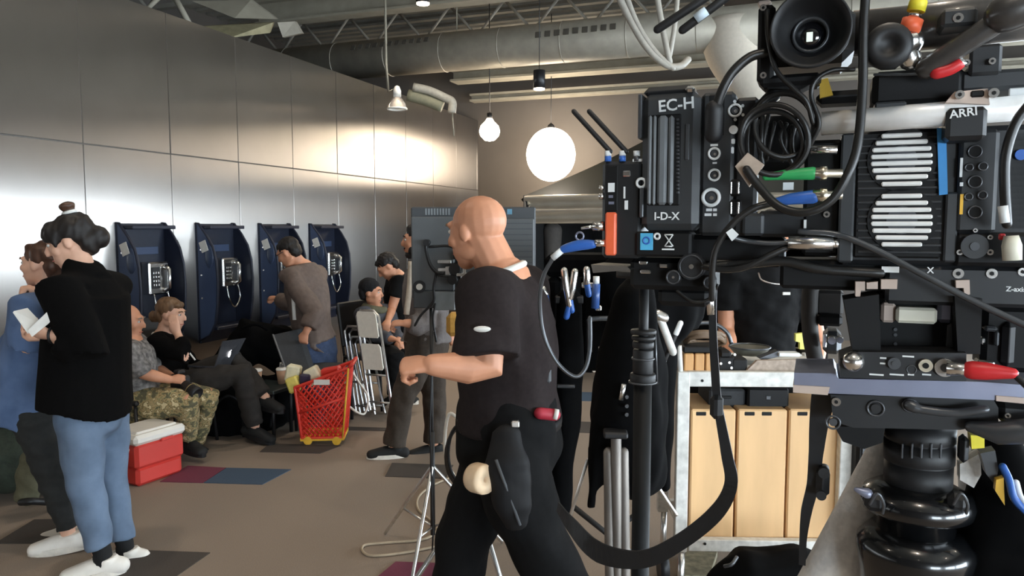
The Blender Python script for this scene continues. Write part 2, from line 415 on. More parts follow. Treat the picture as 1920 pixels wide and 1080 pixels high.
# two lamps by the steel wall's end, their glare built into oversized globes
p = at(1033, 290, 11.1); t = thing('glare_globe_lamp', 'large glowing globe lamp hanging before the back wall', 'lamp', p)
b = MB(); b.ball(p, (.36, .36, .39), 28, 18); b.build('globe', m_globe, t)
b = MB(); b.lathe(p+V((0, 0, .37)), (0, 0, 1), [(.05, 0), (.05, .05), (.02, .08), (0, .08)], 16); b.build('socket', m_black, t)
b = MB(); b.tube([p+V((0, 0, .4)), V((p.x, p.y, CEIL))], .006, 6); b.build('cord', m_black, t)
p = at(918, 246, 10.2); t = thing('bulb_lamp', 'smaller bare glowing bulb at the far end of the steel wall', 'lamp', p)
b = MB(); b.lathe(p, (0, 0, -1), [(0, .135), (.07, .12), (.125, .06), (.14, 0), (.12, -.07), (.06, -.13), (.035, -.17), (0, -.17)], 24); b.build('bulb', m_bulb, t)
b = MB(); b.cyl(p+V((0, 0, .15)), p+V((0, 0, .24)), .035); b.build('socket', m_black, t)
b = MB(); b.tube([p+V((0, 0, .24)), V((p.x, p.y, CEIL))], .006, 6); b.build('cord', m_black, t)
# clear bell lamp and the bent pipe beside it
m_glass = mat('clear_glass', (.75, .73, .7), .08, trans=.9, alpha=.55)
m_white = mat('white_enamel', hexc('d9d6cf'), .4, var=.05)
p = at(745, 204, 8.6); t = thing('bell_lamp', 'small clear glass bell lamp with white socket against the steel wall', 'lamp', p)
b = MB(); b.lathe(p, (0, 0, 1), [(.105, 0), (.095, .05), (.06, .11), (.03, .14)], 24); b.build('glass_shade', m_glass, t)
b = MB(); b.ring(p, (0, 0, 1), .105, .012, 24); b.build('rim', m_white, t)
b = MB(); b.lathe(p+V((0, 0, .13)), (0, 0, 1), [(.0, 0), (.045, 0), (.045, .07), (.025, .12), (0, .13)], 16); b.build('socket', m_white, t)
b = MB(); q = at(724, 172, 8.6); b.tube([p+V((0, 0, .24)), at(728, 172, 8.6), at(724, 120, 8.6), V((q.x, q.y, CEIL))], .014, 8); b.build('rod', m_beam, t)
t = thing('bent_pipe', 'pale bent pipe arching down to the top of the steel wall', 'pipe', at(850, 210, 9))
b = MB(); q = spline([at(775, 163, 9), at(805, 170, 9), at(836, 184, 9), at(848, 192, 9), at(847, 212, 9)], 5); b.tube(q, .05, 12); b.build('pipe', mat('pale_pvc', hexc('a8a295'), .6), t)
b = MB(); b.tube(spline([at(765, 178, 9.05), at(800, 188, 9.05), at(830, 200, 9.05)], 5), .07, 12); b.build('sleeve', mat('greenish_sleeve', hexc('7f7c66'), .7), t)
b = MB(); b.tube([at(848, 210, 9), at(851, 255, 9)], .008, 6); b.build('strap', m_beam, t)
# grey hoses looping down from the ceiling
t = thing('hose_bundle', 'bundle of pale grey hoses looping down from the ceiling', 'hose', at(1260, 128, 5.5))
m_hose = mat('grey_hose', hexc('9a968d'), .5, var=.08)
for pts, r in (([(1150, -30), (1180, 35), (1215, 92), (1250, 122), (1275, 124), (1290, 112)], .026), ([(1166, -30), (1195, 45), (1228, 96), (1262, 128)], .02),
               ([(1228, -30), (1240, 40), (1252, 100), (1256, 116)], .022), ([(1272, -30), (1266, 40), (1258, 92), (1254, 112)], .018)):
    b = MB(); b.tube(spline([at(x, y, 5.5+i*.02) for i, (x, y) in enumerate(pts)], 6), r, 10, cap='round'); b.build('hose', m_hose, t)
b = MB(); p = at(677, 514, 7.95); rbox(b, -WD, -WD+.02, p.dot(RM.k)-.04, p.dot(RM.k)+.04, p.z-.06, p.z+.06, .004)
solo(b, 'wall_plate', m_white, 'small white switch plate on the steel wall beyond the last telephone', 'switch')
# ================================================================ pay telephones on the steel wall
m_navy_lit = mat('navy_enamel_lit', hexc('3b4a68'), .45, var=.08, scale=5)  # lighter navy: daylight on the near wing put into the colour
m_navy2 = mat('dark_navy', hexc('1c2233'), .5, var=.1)
m_chrome = mat('chrome', (.72, .71, .69), .22, metal=1., var=.05)
m_paper = mat('white_paper', hexc('dcdad4'), .8, var=.04)
m_line = mat('pale_line', hexc('c9cdcb'), .5)
A0 = 4.33; PW = .47; N0 = -WD
def nz(n, a, z): return RM.W(N0+n, a, z)
ph = thing('pay_telephone', 'navy wall telephone nearest the two standing women', 'telephone', nz(0, A0, .8), 'row of navy wall telephones')
b = MB(); rbox(b, N0+.003, N0+.03, A0, A0+PW, .60, 1.645, .004); b.build('back_plate', m_navy2, ph)
prof = [(.0, 1.645), (.03, 1.645), (.11, 1.55), (.175, 1.45), (.21, 1.32), (.22, 1.15), (.21, .95), (.18, .78), (.12, .68), (0, .62)]
for i, aa in enumerate((A0, A0+PW-.02)):
    b = MB(); b.prism([nz(n+.003, aa, z) for n, z in prof], RM.k*.02); w_ = b.build('side_wing', m_navy_lit if i == 0 else m_navy2, ph)  # near wing takes the lit copy of the navy, far wing the dark
    b = MB(); b.tube([nz(n+.003, aa+.01, z) for n, z in prof], .012, 8); b.build('edge_trim', m_navy2, w_)
    if i == 0:
        c = nz(.105, aa-.015, 1.45); b = MB(); b.box(c, (.075, .004, .095), RM.m@M.Rotation(R(-20), 3, 'Y'), .001); b.build('notice_card', m_paper, w_)
        for dz_ in (1.42, 1.2, 1.0):
            b = MB(); b.cyl(nz(.06, aa+.002, dz_), nz(.06, aa-.004, dz_), .008, seg=10); b.build('rivet', m_chrome, w_)
        b = MB(); b.ball(nz(.15, aa, 1.36), (.045, .012, .10), 16, 8, RM.m); b.build('rounded_lip', mat('lip_navy', hexc('3a4760'), .35), w_)
b = MB(); rbox(b, N0+.03, N0+.20, A0+.02, A0+PW-.02, .72, .75, .006); b.build('shelf', m_navy2, ph)
b = MB(); rbox(b, N0+.03, N0+.16, A0+.02, A0+PW-.02, 1.60, 1.63, .006); b.build('hood_top', m_navy2, ph)
b = MB(); rbox(b, N0+.03, N0+.12, A0+.20, A0+.40, 1.08, 1.34, .012); bo = b.build('phone_box', m_chrome, ph)
b = MB(); rbox(b, N0+.12, N0+.128, A0+.215, A0+.30, 1.13, 1.30, .003); b.build('keypad_panel', m_black, bo)
for i in range(3):
    for j in range(4):
        b = MB(); rbox(b, N0+.128, N0+.136, A0+.226+i*.024, A0+.242+i*.024, 1.15+j*.032, 1.168+j*.032, .002); b.build('key', m_chrome, bo)
b = MB(); h0 = nz(.15, A0+.355, 1.10); b.tube([nz(.135, A0+.355, 1.115), nz(.165, A0+.355, 1.13), nz(.165, A0+.355, 1.28), nz(.135, A0+.355, 1.295)], [.022, .016, .016, .024], 12, cap='round'); b.build('handset', m_chrome, ph)
b = MB(); b.tube(spline([nz(.14, A0+.355, 1.10), nz(.15, A0+.37, .98), nz(.15, A0+.30, .90), nz(.15, A0+.235, .97), nz(.13, A0+.225, 1.09)], 8), .008, 8); b.build('armoured_cord', m_chrome, ph)
b = MB(); rbox(b, N0+.03, N0+.036, A0+.1, A0+.38, 1.40, 1.46, .002); b.build('instruction_strip', m_navy_lit, ph)
b = MB(); b.ring(nz(.012, A0+PW+.11, 1.47), RM.e, .05, .004, 24, 6); b.tube(spline([nz(.012, A0+PW+.0, 1.62), nz(.012, A0+PW+.08, 1.585), nz(.012, A0+PW+.12, 1.52)], 5), .002, 6); b.build('pale_wall_mark', m_line, ph)  # thin pale ring and curved line on the wall
labs = ['navy wall telephone behind the seated woman with the laptop, cord hanging in a loop', 'navy wall telephone the man in the grey jacket bends towards', 'navy wall telephone furthest along the steel wall']
for i in range(3): dup(ph, RM.k*per*(i+1), labs[i])

# ================================================================ red cooler
m_red = mat('red_plastic', hexc('cc3a30'), .45, var=.05, scale=8); m_lid = mat('white_plastic', hexc('e2ddd4'), .5, var=.05, scale=8)
A = fl(258, 916); B = fl(349, 884); ev = (B-A).normalized(); kv = V((-ev.y, ev.x, 0)); Lc = (B-A).length; Wc = .30
fr = M((ev, kv, V((0, 0, 1)))).transposed(); cc = A+ev*Lc/2+kv*Wc/2
cl = thing('cool_box', 'red cool box with white lid on the carpet beside the jeans', 'cooler', cc)
b = MB()
for i, (z, g) in enumerate(((.0, -.02), (.10, -.008))): pass
b.box(cc+V((0, 0, .06)), (Lc-.02, Wc-.02, .12), fr, .02); b.box(cc+V((0, 0, .19)), (Lc, Wc, .16), fr, .02); b.build('tub', m_red, cl)
b = MB(); b.box(cc+V((0, 0, .295)), (Lc+.02, Wc+.02, .065), fr, .02); b.box(cc+V((0, 0, .33)), (Lc-.06, Wc-.06, .02), fr, .01); b.build('lid', m_lid, cl)
b = MB(); q = cc-ev*(Lc/2+.012); b.tube(spline([q-kv*.09+V((0, 0, .24)), q-kv*.08+V((0, 0, .20))-ev*.02, q+kv*.08+V((0, 0, .20))-ev*.02, q+kv*.09+V((0, 0, .24))], 4), .011, 8, cap='round'); b.build('handle', m_lid, cl)
b = MB(); b.box(A+ev*Lc*.62+V((0, 0, .262))-kv*.004, (.09, .012, .02), fr, .004); b.build('latch', m_red, cl)

# ================================================================ red basket trolley, its load
m_basket = mat('red_basket', hexc('dc3a2c'), .4, var=.06, scale=8); m_yel = mat('yellow_trim', hexc('e7b53a'), .45)
Yb = 5.45; bt = thing('basket_trolley', 'red lattice shopping basket on wheels filled with supplies', 'basket', fl(603, 838))
BL, BR, TR, TL = at(566, 822, Yb), at(643, 820, Yb), at(654, 690, Yb), at(553, 727, Yb); dv = V((-.03, .27, 0))
def lerp(a, b_, t): return a+(b_-a)*t
def bil(u, v): return lerp(lerp(BL, BR, u), lerp(TL, TR, u), v)
for side in (0, 1):
    off = dv*side
    b = MB()
    for u, v, u2, v2 in ((0, 0, 1, 0), (0, 1, 1, 1), (0, 0, 0, 1), (1, 0, 1, 1)):
        b.tube([bil(u, v)+off, bil(u2, v2)+off], .012, 8, cap='round')
    b.tube([bil(0, .50)+off, bil(1, .58)+off], .012, 6); b.build('side_frame', m_basket, bt)
    b = MB(); n = 9
    for i in range(-n, n+1):
        for sg in (1, -1):
            pts = []
            for t in np.linspace(0, 1, 40):
                u = i/n+t*1.0 if sg > 0 else i/n+1-t
                if 0.02 <= u <= .98: pts.append((u, t))
            if len(pts) > 2: b.tube([bil(*pts[0])+off, bil(*pts[-1])+off], .0068, 5)
    b.build('lattice', m_basket, bt)
for u in (0, 1):
    b = MB(); n = 4
    for j in range(n+1): b.tube([bil(u, 1)+dv*(j/n), bil(u, 0)+dv*(j/n)], .010, 6)
    for j in range(7): b.tube([bil(u, j/6), bil(u, j/6)+dv], .008, 6)
    b.build('end_panel', m_basket, bt)
b = MB(); b.prism([BL, BL+dv, TL+dv, TL], (.006, 0, 0)); b.build('end_sheet', m_basket, bt)
b = MB(); b.prism([BL+V((-.01, -.01, -.02)), BR+V((.01, -.01, -.02)), BR+dv+V((.01, .01, -.02)), BL+dv+V((-.01, .01, -.02))], (0, 0, .025)); b.build('base', m_yel, bt)
b = MB(); b.tube([TR+V((0, -.012, 0)), BR+V((0, -.012, 0))], .007, 8); b.build('corner_trim', m_yel, bt)
for u in (.15, .85):
    for s_ in (0, 1):
        b = MB(); c = lerp(BL, BR, u)+dv*s_; c.z = .032; b.cyl(c+V((0, -.012, 0)), c+V((0, .012, 0)), .032, seg=16); b.build('wheel', m_yel, bt)
b = MB(); b.pbox(Z0, 588, 712, 618, 722, Yb-.016, .006); b.build('blank_label', m_lid, bt)
b = MB(); b.tube(spline([TR, TR+V((.03, .0, .03)), TR+dv+V((.03, 0, .03)), TR+dv], 4), .012, 8); b.build('handle', m_basket, bt)
m_cream = mat('cream_packet', hexc('e8e0c0'), .6, var=.08); m_purp = mat('purple_packet', hexc('2b2440'), .5); m_yp = mat('yellow_packet', hexc('e4d36b'), .55)
def packet(x0, y0, x1, y1, Y, m, label, rz, nm='packet'):
    c = at((x0+x1)/2, (y0+y1)/2, Y); s = Y/FP; b = MB(); b.box(c, ((x1-x0)*s, .09, (y1-y0)*s), M.Rotation(R(rz), 3, 'Y'), .012)
    return solo(b, nm, m, label, 'packet', group='supplies in the red basket')
packet(537, 684, 563, 716, 5.60, m_cream, 'white packet sticking up at the left of the red basket', 12)
packet(540, 706, 563, 735, 5.53, m_yp, 'yellow and white packet over the rim of the red basket', -20)
packet(562, 700, 582, 735, 5.56, m_purp, 'dark purple packet in the red basket', 6)
packet(574, 688, 602, 720, 5.60, m_cream, 'cream roll-shaped packet in the middle of the red basket', -28)
packet(604, 688, 640, 712, 5.60, m_basket, 'red packet at the high end of the red basket', -10)

# ================================================================ chairs
m_blk = mat('black_plastic', hexc('151517'), .5, var=.15); m_mesh = mat('black_mesh', hexc('0f0f11'), .8)
def chair(loc, yaw, label, back_tilt=8, m=m_blk, seat_z=.45):
    t = thing('stacking_chair', label, 'chair', loc, 'black chairs along the steel wall'); rz = M.Rotation(R(yaw), 3, 'Z'); o = V(loc)
    def q(x, y, z): return o+rz@V((x, y, z))
    b = MB(); b.box(q(0, 0, seat_z), (.44, .42, .035), rz, .012); b.build('seat', m, t)
    b = MB(); b.box(q(0, -.235, seat_z+.29), (.44, .03, .40), rz@M.Rotation(R(back_tilt), 3, 'X'), .012); b.build('backrest', m, t)
    for sx in (-1, 1):
        b = MB(); b.tube([q(sx*.2, .18, seat_z-.01), q(sx*.22, .21, .0)], .012, 8); b.build('leg', m_blk, t)
        b = MB(); b.tube([q(sx*.2, -.27, seat_z+.45), q(sx*.2, -.2, seat_z-.01), q(sx*.22, -.24, .0)], .012, 8); b.build('leg', m_blk, t)
    return t
chair(V((*at(258, 755, 5.12).xy, 0)), -108, 'black chair carrying the man in camouflage trousers')
chair(V((*at(322, 730, 5.42).xy, 0)), -105, 'black chair carrying the woman with the laptop')
chair(V((*at(705, 660, 6.75).xy, 0)), -115, 'black chair carrying the woman in the dark beanie')
# dark upholstered chair turned away beside the grey jacket man
t = thing('lounge_chair', 'dark charcoal chair with pale-edged backrest beside the man in grey jacket', 'chair', fl(560, 800))
m_char = mat('charcoal_fabric', hexc('2e2f31'), .8, var=.1, scale=60, bump=.1); m_edge = mat('grey_edge', hexc('6b6b6b'), .4)
c = [at(512, 628, 6.0), at(556, 618, 6.1), at(580, 690, 5.95), at(538, 700, 5.85)]
b = MB(); b.prism(c, (.02, .07, 0)); bk = b.build('backrest', m_char, t)
b = MB(); b.tube([c[0], c[3]], .008, 8, cap='round'); b.build('piping', m_edge, bk)
b = MB(); s_ = lerp(c[2], c[3], .5); b.box(V((s_.x+.16, s_.y+.10, .44)), (.46, .44, .09), None, .03); b.build('seat', m_char, t)
for sx in (-1, 1):
    for sy in (-1, 1):
        b = MB(); b.cyl(V((s_.x+.16+sx*.2, s_.y+.1+sy*.19, 0)), V((s_.x+.16+sx*.2, s_.y+.1+sy*.19, .42)), .014, seg=8); b.build('leg', m_blk, t)
# side table and paper cups
tp = at(505, 722, 5.75); tb = thing('side_table', 'low dark side table holding two paper cups', 'table', (tp.x, tp.y, 0))
m_dtab = mat('dark_green_top', hexc('1d2625'), .5); zt = tp.z
b = MB(); b.box(V((tp.x, tp.y, zt-.015)), (.34, .34, .03), RM.m, .006); b.build('table_top', m_dtab, tb)
for sx in (-1, 1):
    for sy in (-1, 1):
        b = MB(); q = V((tp.x, tp.y, 0))+RM.e*(sx*.14)+RM.k*(sy*.14); b.cyl(q, q+V((0, 0, zt-.02)), .014, seg=8); b.build('leg', m_blk, tb)
m_kraft = mat('kraft_cup', hexc('a98468'), .7, var=.06)
def cup(p, label, h=.12, bottle=False):
    t = thing('paper_cup', label, 'cup', p, 'paper cups on the side table'); p = V(p)
    b = MB(); b.lathe(p, (0, 0, 1), [(0, .001), (.028, .001), (.04, h), (.0, h)], 20); b.build('cup_body', m_kraft, t)
    b = MB(); b.lathe(p+V((0, 0, h)), (0, 0, 1), [(.042, 0), (.042, .01), (.034, .018), (0, .018)], 20); b.build('cup_lid', m_lid, t)
    if bottle:
        b = MB(); b.tube([p+V((0, 0, h+.015)), p+V((0, 0, h+.06))], [.018, .012], 10); b.build('stirrer_stack', m_glass, t)
    return t
zc = zt+.0005; q1 = at(482, 716, 5.7); q2 = at(528, 712, 5.8)
cup((q1.x, q1.y, zc), 'brown paper cup with white lid at the left of the side table'); cup((q2.x, q2.y, zc), 'brown paper cup with clear stirrers beside the red basket', .11, True)
# leaning stack of folding chairs
m_silver = mat('silver_tube', (.62, .61, .6), .3, metal=1.); m_cpad = mat('cream_vinyl', hexc('d8d2c6'), .55, var=.05)
def folded(xt, yt, xb, yb, wpx, Y, label, pad):
    t = thing('folding_chair', label, 'chair', (at(xb, yb, Y).x, at(xb, yb, Y).y, 0), 'folding chairs leaning together')
    T = at(xt, yt, Y+.22); Bm = at(xb, yb, Y); Bm.z = max(Bm.z, .02); up = (T-Bm); s = wpx*Y/FP/2; sd = V((cos(R(18)), -sin(R(18)), 0))
    nr = up.normalized().cross(sd).normalized(); nr = nr if nr.y < 0 else -nr
    for i, (off, sc_) in enumerate(((0, 1.), (.035, .8))):
        b = MB(); pts = [Bm-sd*s*sc_, T-sd*s*sc_-up*.06, T-sd*s*sc_*.6, T+sd*s*sc_*.6, T+sd*s*sc_-up*.06, Bm+sd*s*sc_]
        pts = [p-nr*off-up*(i*.12) if j not in (0, 5) else p-nr*off for j, p in enumerate(pts)]
        b.tube(pts, .012, 8, cap='round'); b.build('tube_frame', m_silver, t)
    for v in (.08, .35):
        b = MB(); b.tube([Bm+up*v-sd*s, Bm+up*v+sd*s], .009, 8); b.build('crossbar', m_silver, t)
    if pad:
        for v0, v1 in ((.72, .985), (.40, .66)):
            b = MB(); P_ = []
            for x, v in ((-.86, v0+.02), (-.86, v1-.03), (-.7, v1), (.7, v1), (.86, v1-.03), (.86, v0+.02), (.7, v0), (-.7, v0)): P_.append(Bm+up*v+sd*s*x+nr*.012)
            b.prism(P_, nr*.02); b.build('backrest' if v0 > .6 else 'seat', m_cpad, t)
    return t
folded(688, 582, 715, 770, 48, 6.1, 'folding chair with cream pads leaning at the front of the stack', True)
folded(662, 612, 685, 775, 40, 6.28, 'folding chair with bare silver tubes leaning at the left of the stack', False)
folded(672, 618, 702, 772, 44, 6.36, 'silver folding chair leaning at the back, behind the cream-padded one', False)
b = MB(); b.tube(spline([at(655, 690, 5.9), at(672, 715, 5.9), at(690, 745, 5.9), at(684, 775, 5.85), at(668, 772, 5.8), at(655, 762, 5.8)], 6), .009, 8, cap='round')
solo(b, 'white_hose', m_cpad, 'thin pale hose curling beside the red basket', 'hose')

# ================================================================ dark green duffel bag behind the women
m_green = mat('dark_green_canvas', hexc('2c352b'), .85, var=.2, scale=40, bump=.2); m_olive = mat('olive_canvas', hexc('5d5a45'), .85, var=.15, scale=40, bump=.2)
g = fl(25, 945); bag = thing('duffel_bag', 'dark green canvas duffel bag slumped on the carpet behind the women', 'bag', g)
b = MB(); b.tube([at(-60, 860, g.y+.1), at(-20, 850, g.y+.1), at(40, 855, g.y+.1), at(76, 868, g.y+.1)], [(.17, .2), (.2, .24), (.2, .23), (.14, .17)], 18, ref=(0, 1, 0), cap='round')
melt(b, 'bag_body', m_green, bag, .02, 2, (.012, 18, (1, 1, 1)))
b = MB(); b.tube([at(66, 830, g.y-.12), at(58, 880, g.y-.14), at(50, 930, g.y-.14)], [(.05, .03), (.08, .05), (.07, .05)], 12, ref=(1, 0, 0), cap='round'); melt(b, 'side_pocket', m_olive, bag, .012, 2, (.008, 30, (1, 1, 1)))
b = MB(); b.tube(spline([at(0, 800, g.y), at(20, 785, g.y-.05), at(60, 805, g.y)], 6), .014, 8); b.build('carry_strap', m_blk, bag)
b = MB(); b.tube(spline([at(40, 942, g.y-.2), at(60, 940, g.y-.2), at(95, 942, g.y-.1)], 5), .02, 8, cap='round'); b.build('piping', m_blk, bag)

# ================================================================ monitor on a light stand
m_grey = mat('monitor_grey', hexc('56595b'), .55, var=.06, scale=10); m_grey2 = mat('monitor_grey_dark', hexc('44474a'), .6, var=.06); m_lgrey = mat('light_grey_plate', hexc('7b8184'), .5)
m_alu = mat('aluminium', (.75, .74, .72), .3, metal=1.)
Dm = 3.55; FM = Fr(3); sp = fl(806, 1042); mo = thing('field_monitor', 'back of a large grey video monitor on a thin stand', 'monitor', (sp.x, sp.y, 0))
b = MB(); b.pbox(FM, 771, 388, 1004, 560, Dm+.03, .04, .006); b.build('screen_housing', m_grey2, mo)
b = MB(); b.pbox(FM, 771, 406, 852, 546, Dm, .035, .006); b.build('rear_cover', m_grey, mo)
b = MB(); b.pbox(FM, 862, 410, 1001, 556, Dm+.006, .03, .004); rc = b.build('rear_cover', m_grey, mo)
for i in range(13):
    b = MB(); y = 418+i*10.5; b.pbox(FM, 940, y, 998, y+1.6, Dm+.004, .004, 0); b.build('rib', m_grey2, rc)
for i in range(9):
    b = MB(); x = 797+i*5.4; b.pbox(FM, x, 391, x+3.4, 403, Dm+.027, .006, 0); b.build('vent_slot', m_lgrey, mo)
b = MB(); b.pbox(FM, 951, 392, 960, 402, Dm+.027, .006, 0); b.build('status_label', mat('cyan_label', hexc('5f8ea6'), .5), mo)
b = MB(); b.pbox(FM, 775, 546, 852, 578, Dm-.005, .05, .004); b.build('connector_box', m_grey2, mo)
b = MB(); b.pbox(FM, 813, 547, 853, 582, Dm-.012, .02, .003); b.build('battery_plate', m_lgrey, mo)
b = MB(); b.pcyl(FM, 786, 538, 6, Dm-.012, .02); b.build('knob', m_white, mo)
b = MB(); b.pcyl(FM, 786, 538, 12, Dm-.006, .01); b.build('knob_base', m_blk, mo)
b = MB(); b.pcable(FM, [(799, 455, Dm-.03), (799, 470, Dm-.03), (806, 495, Dm-.04), (818, 510, Dm-.04), (830, 512, Dm-.04)], 3.2); b.pcable(FM, [(806, 463, Dm-.01), (845, 462, Dm-.01), (858, 480, Dm-.03), (860, 510, Dm-.04), (845, 518, Dm-.04), (822, 516, Dm-.04)], 2.4)
b.pcable(FM, [(818, 512, Dm-.03), (813, 540, Dm-.03), (813, 565, Dm-.03), (790, 590, Dm-.03), (778, 610, Dm-.03)], 2.4); b.pcable(FM, [(816, 570, Dm-.03), (812, 600, Dm-.03), (818, 640, Dm-.03)], 2); b.build('cables', m_blk, mo)
b = MB(); b.pcyl(FM, 799, 455, 6, Dm-.045, .05); b.build('plug', m_blk, mo)
for (x0, y0, x1, y1) in ((820, 488, 846, 494), (821, 503, 838, 509), (835, 500, 844, 518)):
    b = MB(); b.pbox(FM, x0, y0, x1, y1, Dm-.03, .03, .002); b.build('silver_connector', m_alu, mo)
b = MB(); b.pcyl(FM, 852, 505, 11, Dm-.05, .06); b.pcyl(FM, 858, 480, 8, Dm-.05, .06); b.pcyl(FM, 848, 525, 9, Dm-.05, .06); b.build('mount_knobs', m_blk, mo)
top = FM.P(808, 575, Dm+.01); b = MB(); b.cyl(V((top.x, top.y, .18)), top, .0075, seg=10); b.build('stand_pole', m_blk, mo)
b = MB(); b.cyl(V((top.x, top.y, .1)), V((top.x, top.y, .62)), .012, seg=10); b.build('stand_column', m_blk, mo)
for ang in (20, 140, 260):
    b = MB(); d = V((cos(R(ang)), sin(R(ang)), 0)); b.tube([V((top.x, top.y, .45)), V((top.x, top.y, 0))+d*.36+V((0, 0, .012))], .009, 8, cap='round'); b.tube([V((top.x, top.y, .14)), lerp(V((top.x, top.y, .45)), V((top.x, top.y, 0))+d*.36, .6)], .006, 6); b.build('stand_leg', m_alu, mo)
# silver clamp on the edge of the monitor
b = MB(); D = Dm-.12
b.pbox(FM, 864, 512, 876, 592, D, .025, .003); b.pbox(FM, 856, 513, 868, 518, D, .02, .001); b.pbox(FM, 868, 500, 873, 520, D, .015, .001)
b.tube([FM.P(878, 528, D), FM.P(896, 510, D)], .022, 10); b.pbox(FM, 866, 590, 870, 655, D, .008, 0); b.pbox(FM, 874, 530, 884, 566, D+.01, .02, .002)
b.build('grip_clamp', m_alu, mo)
# loose cable on the floor and coil near the stand
m_tan = mat('tan_cable', hexc('a3937c'), .6)
b = MB(); pts = [(860, 890), (815, 908), (786, 930), (784, 955), (812, 980), (818, 997), (790, 1012), (720, 1018), (684, 1022), (680, 1034), (700, 1042), (760, 1036), (830, 1022)]
pp = [fl(x, y, .008) for x, y in pts]; b.tube(spline(pp, 6), .007, 8, cap='round'); solo(b, 'floor_cable', m_tan, 'thin tan cable looping over the open carpet', 'cable')
b = MB(); b.tube(spline([at(872, 800, 3.4), at(845, 775, 3.4), at(836, 800, 3.4), at(834, 845, 3.4), at(842, 875, 3.4), at(850, 890, 3.4)], 6), .008, 8, cap='round')
solo(b, 'hanging_cable', m_cpad, 'pale cable hanging in an arc beside the walking man', 'cable')
t = thing('cable_coil', 'black coiled cable with silver plugs hanging beside the monitor stand', 'cable', at(862, 860, 3.2))
b = MB()
for i in range(4): b.tube([at(866+26*cos(q)*(1+.05*i), 850+55*sin(q)+i*2, 3.2+.02*i) for q in np.linspace(0, 2*pi, 24, endpoint=False)], .008, 6, closed=True)
b.build('loops', m_blk, t)
for x, y in ((866, 870), (873, 882), (868, 895)):
    b = MB(); b.tube([at(x, y, 3.15), at(x+3, y+12, 3.15)], .009, 8); b.build('plug', m_alu, t)
b = MB(); b.tube([at(812, 620, 3.42), at(806, 800, 3.42), at(812, 1000, 3.42), at(810, 1045, 3.42)], .004, 6); solo(b, 'thin_cable', m_blk, 'thin black cable dropping from the monitor to the carpet', 'cable')
# chrome stand legs in front, by the walking man's shoes
t = thing('light_stand', 'chrome light stand base behind the walking man', 'stand', fl(900, 1090))
for (x0, y0, x1, y1) in ((838, 1000, 780, 1085), (915, 1010, 940, 1090), (905, 1020, 860, 1090)):
    b = MB(); b.tube([at(x0, y0, 3.05), at(x1, y1, 2.98)], .011, 8, cap='round'); b.build('leg', m_alu, t)
b = MB(); b.tube([at(908, 985, 3.08), at(912, 1030, 3.06)], .016, 8); b.build('collar', m_blk, t)
b = MB(); b.tube([at(880, 760, 3.1), at(905, 1050, 3.08)], .012, 8); b.build('pole', m_blk, t)

# ================================================================ pop-up canopy
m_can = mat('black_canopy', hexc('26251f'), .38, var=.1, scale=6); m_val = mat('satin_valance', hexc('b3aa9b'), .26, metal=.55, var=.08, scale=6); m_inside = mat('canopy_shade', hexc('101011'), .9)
tc_ = at(985, 366, 8.0); n0 = tc_.dot(RM.e); a0 = tc_.dot(RM.k); ze = tc_.z; S = 3.0; zp = ze+.95
cn = thing('canopy_tent', 'black pop-up canopy tent with shiny valance before the back wall', 'tent', RM.W(n0+S/2, a0+S/2, 0))
C4 = [RM.W(n0, a0, ze), RM.W(n0+S, a0, ze), RM.W(n0+S, a0+S, ze), RM.W(n0, a0+S, ze)]; pk = RM.W(n0+S/2, a0+S/2, zp)
for i in range(4):
    p, q = C4[i], C4[(i+1) % 4]; b = MB(); g = []; N = 10
    vs = []
    for r_ in range(N+1):
        for c_ in range(N+1):
            u, v = c_/N, r_/N; e_ = lerp(p, q, u); x = lerp(e_, pk, v); x.z -= .06*sin(pi*v)*(1-abs(2*u-1)*.3); vs.append(x)
    fs = [(r_*(N+1)+c_, r_*(N+1)+c_+1, (r_+1)*(N+1)+c_+1, (r_+1)*(N+1)+c_) for r_ in range(N) for c_ in range(N)]
    b.add(vs, fs, True); b.build('roof_panel', m_can, cn)
    b = MB(); vs = []; H_ = .30; nn = (q-p).normalized(); out = nn.cross(V((0, 0, 1)))
    for r_ in range(15):
        for c_ in range(13):
            u, v = c_/12, r_/14; x = lerp(p, q, u); x.z -= H_*v; x += out*(.05*sin(v*pi*4.4+.6*sin(u*5))+.01*sin(u*31)+.02*v); vs.append(x)
    fs = [(r_*13+c_, r_*13+c_+1, (r_+1)*13+c_+1, (r_+1)*13+c_) for r_ in range(14) for c_ in range(12)]
    b.add(vs, fs, True); b.build('valance', m_val, cn)
    b = MB(); b.tube([V((p.x, p.y, 0)), p], .022, 8); b.build('leg', m_blk, cn)
for i in (1, 2, 3):
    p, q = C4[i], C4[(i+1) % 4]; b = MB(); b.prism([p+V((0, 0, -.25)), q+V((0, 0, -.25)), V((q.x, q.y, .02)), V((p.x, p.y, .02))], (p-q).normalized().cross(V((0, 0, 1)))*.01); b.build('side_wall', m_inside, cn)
b = MB(); c = at(1036, 480, 8.6); b.tube([V((c.x, c.y, .0)), V((c.x, c.y, 1.05)), V((c.x, c.y, 1.25)), V((c.x, c.y, 1.58))], [(.09, .07), (.10, .08), (.09, .08), (.11, .09)], 16, ref=(1, 0, 0), cap='round')
solo(b, 'padded_post', mat('dim_grey_pad', hexc('4d4844'), .8), 'grey rounded padded post in the dark under the canopy', 'post')
b = MB(); b.pbox(RM, 1005, 560, 1110, 720, 8.0, .4, .01); solo(b, 'dark_crate', m_inside, 'black crate in the shade under the canopy', 'crate')
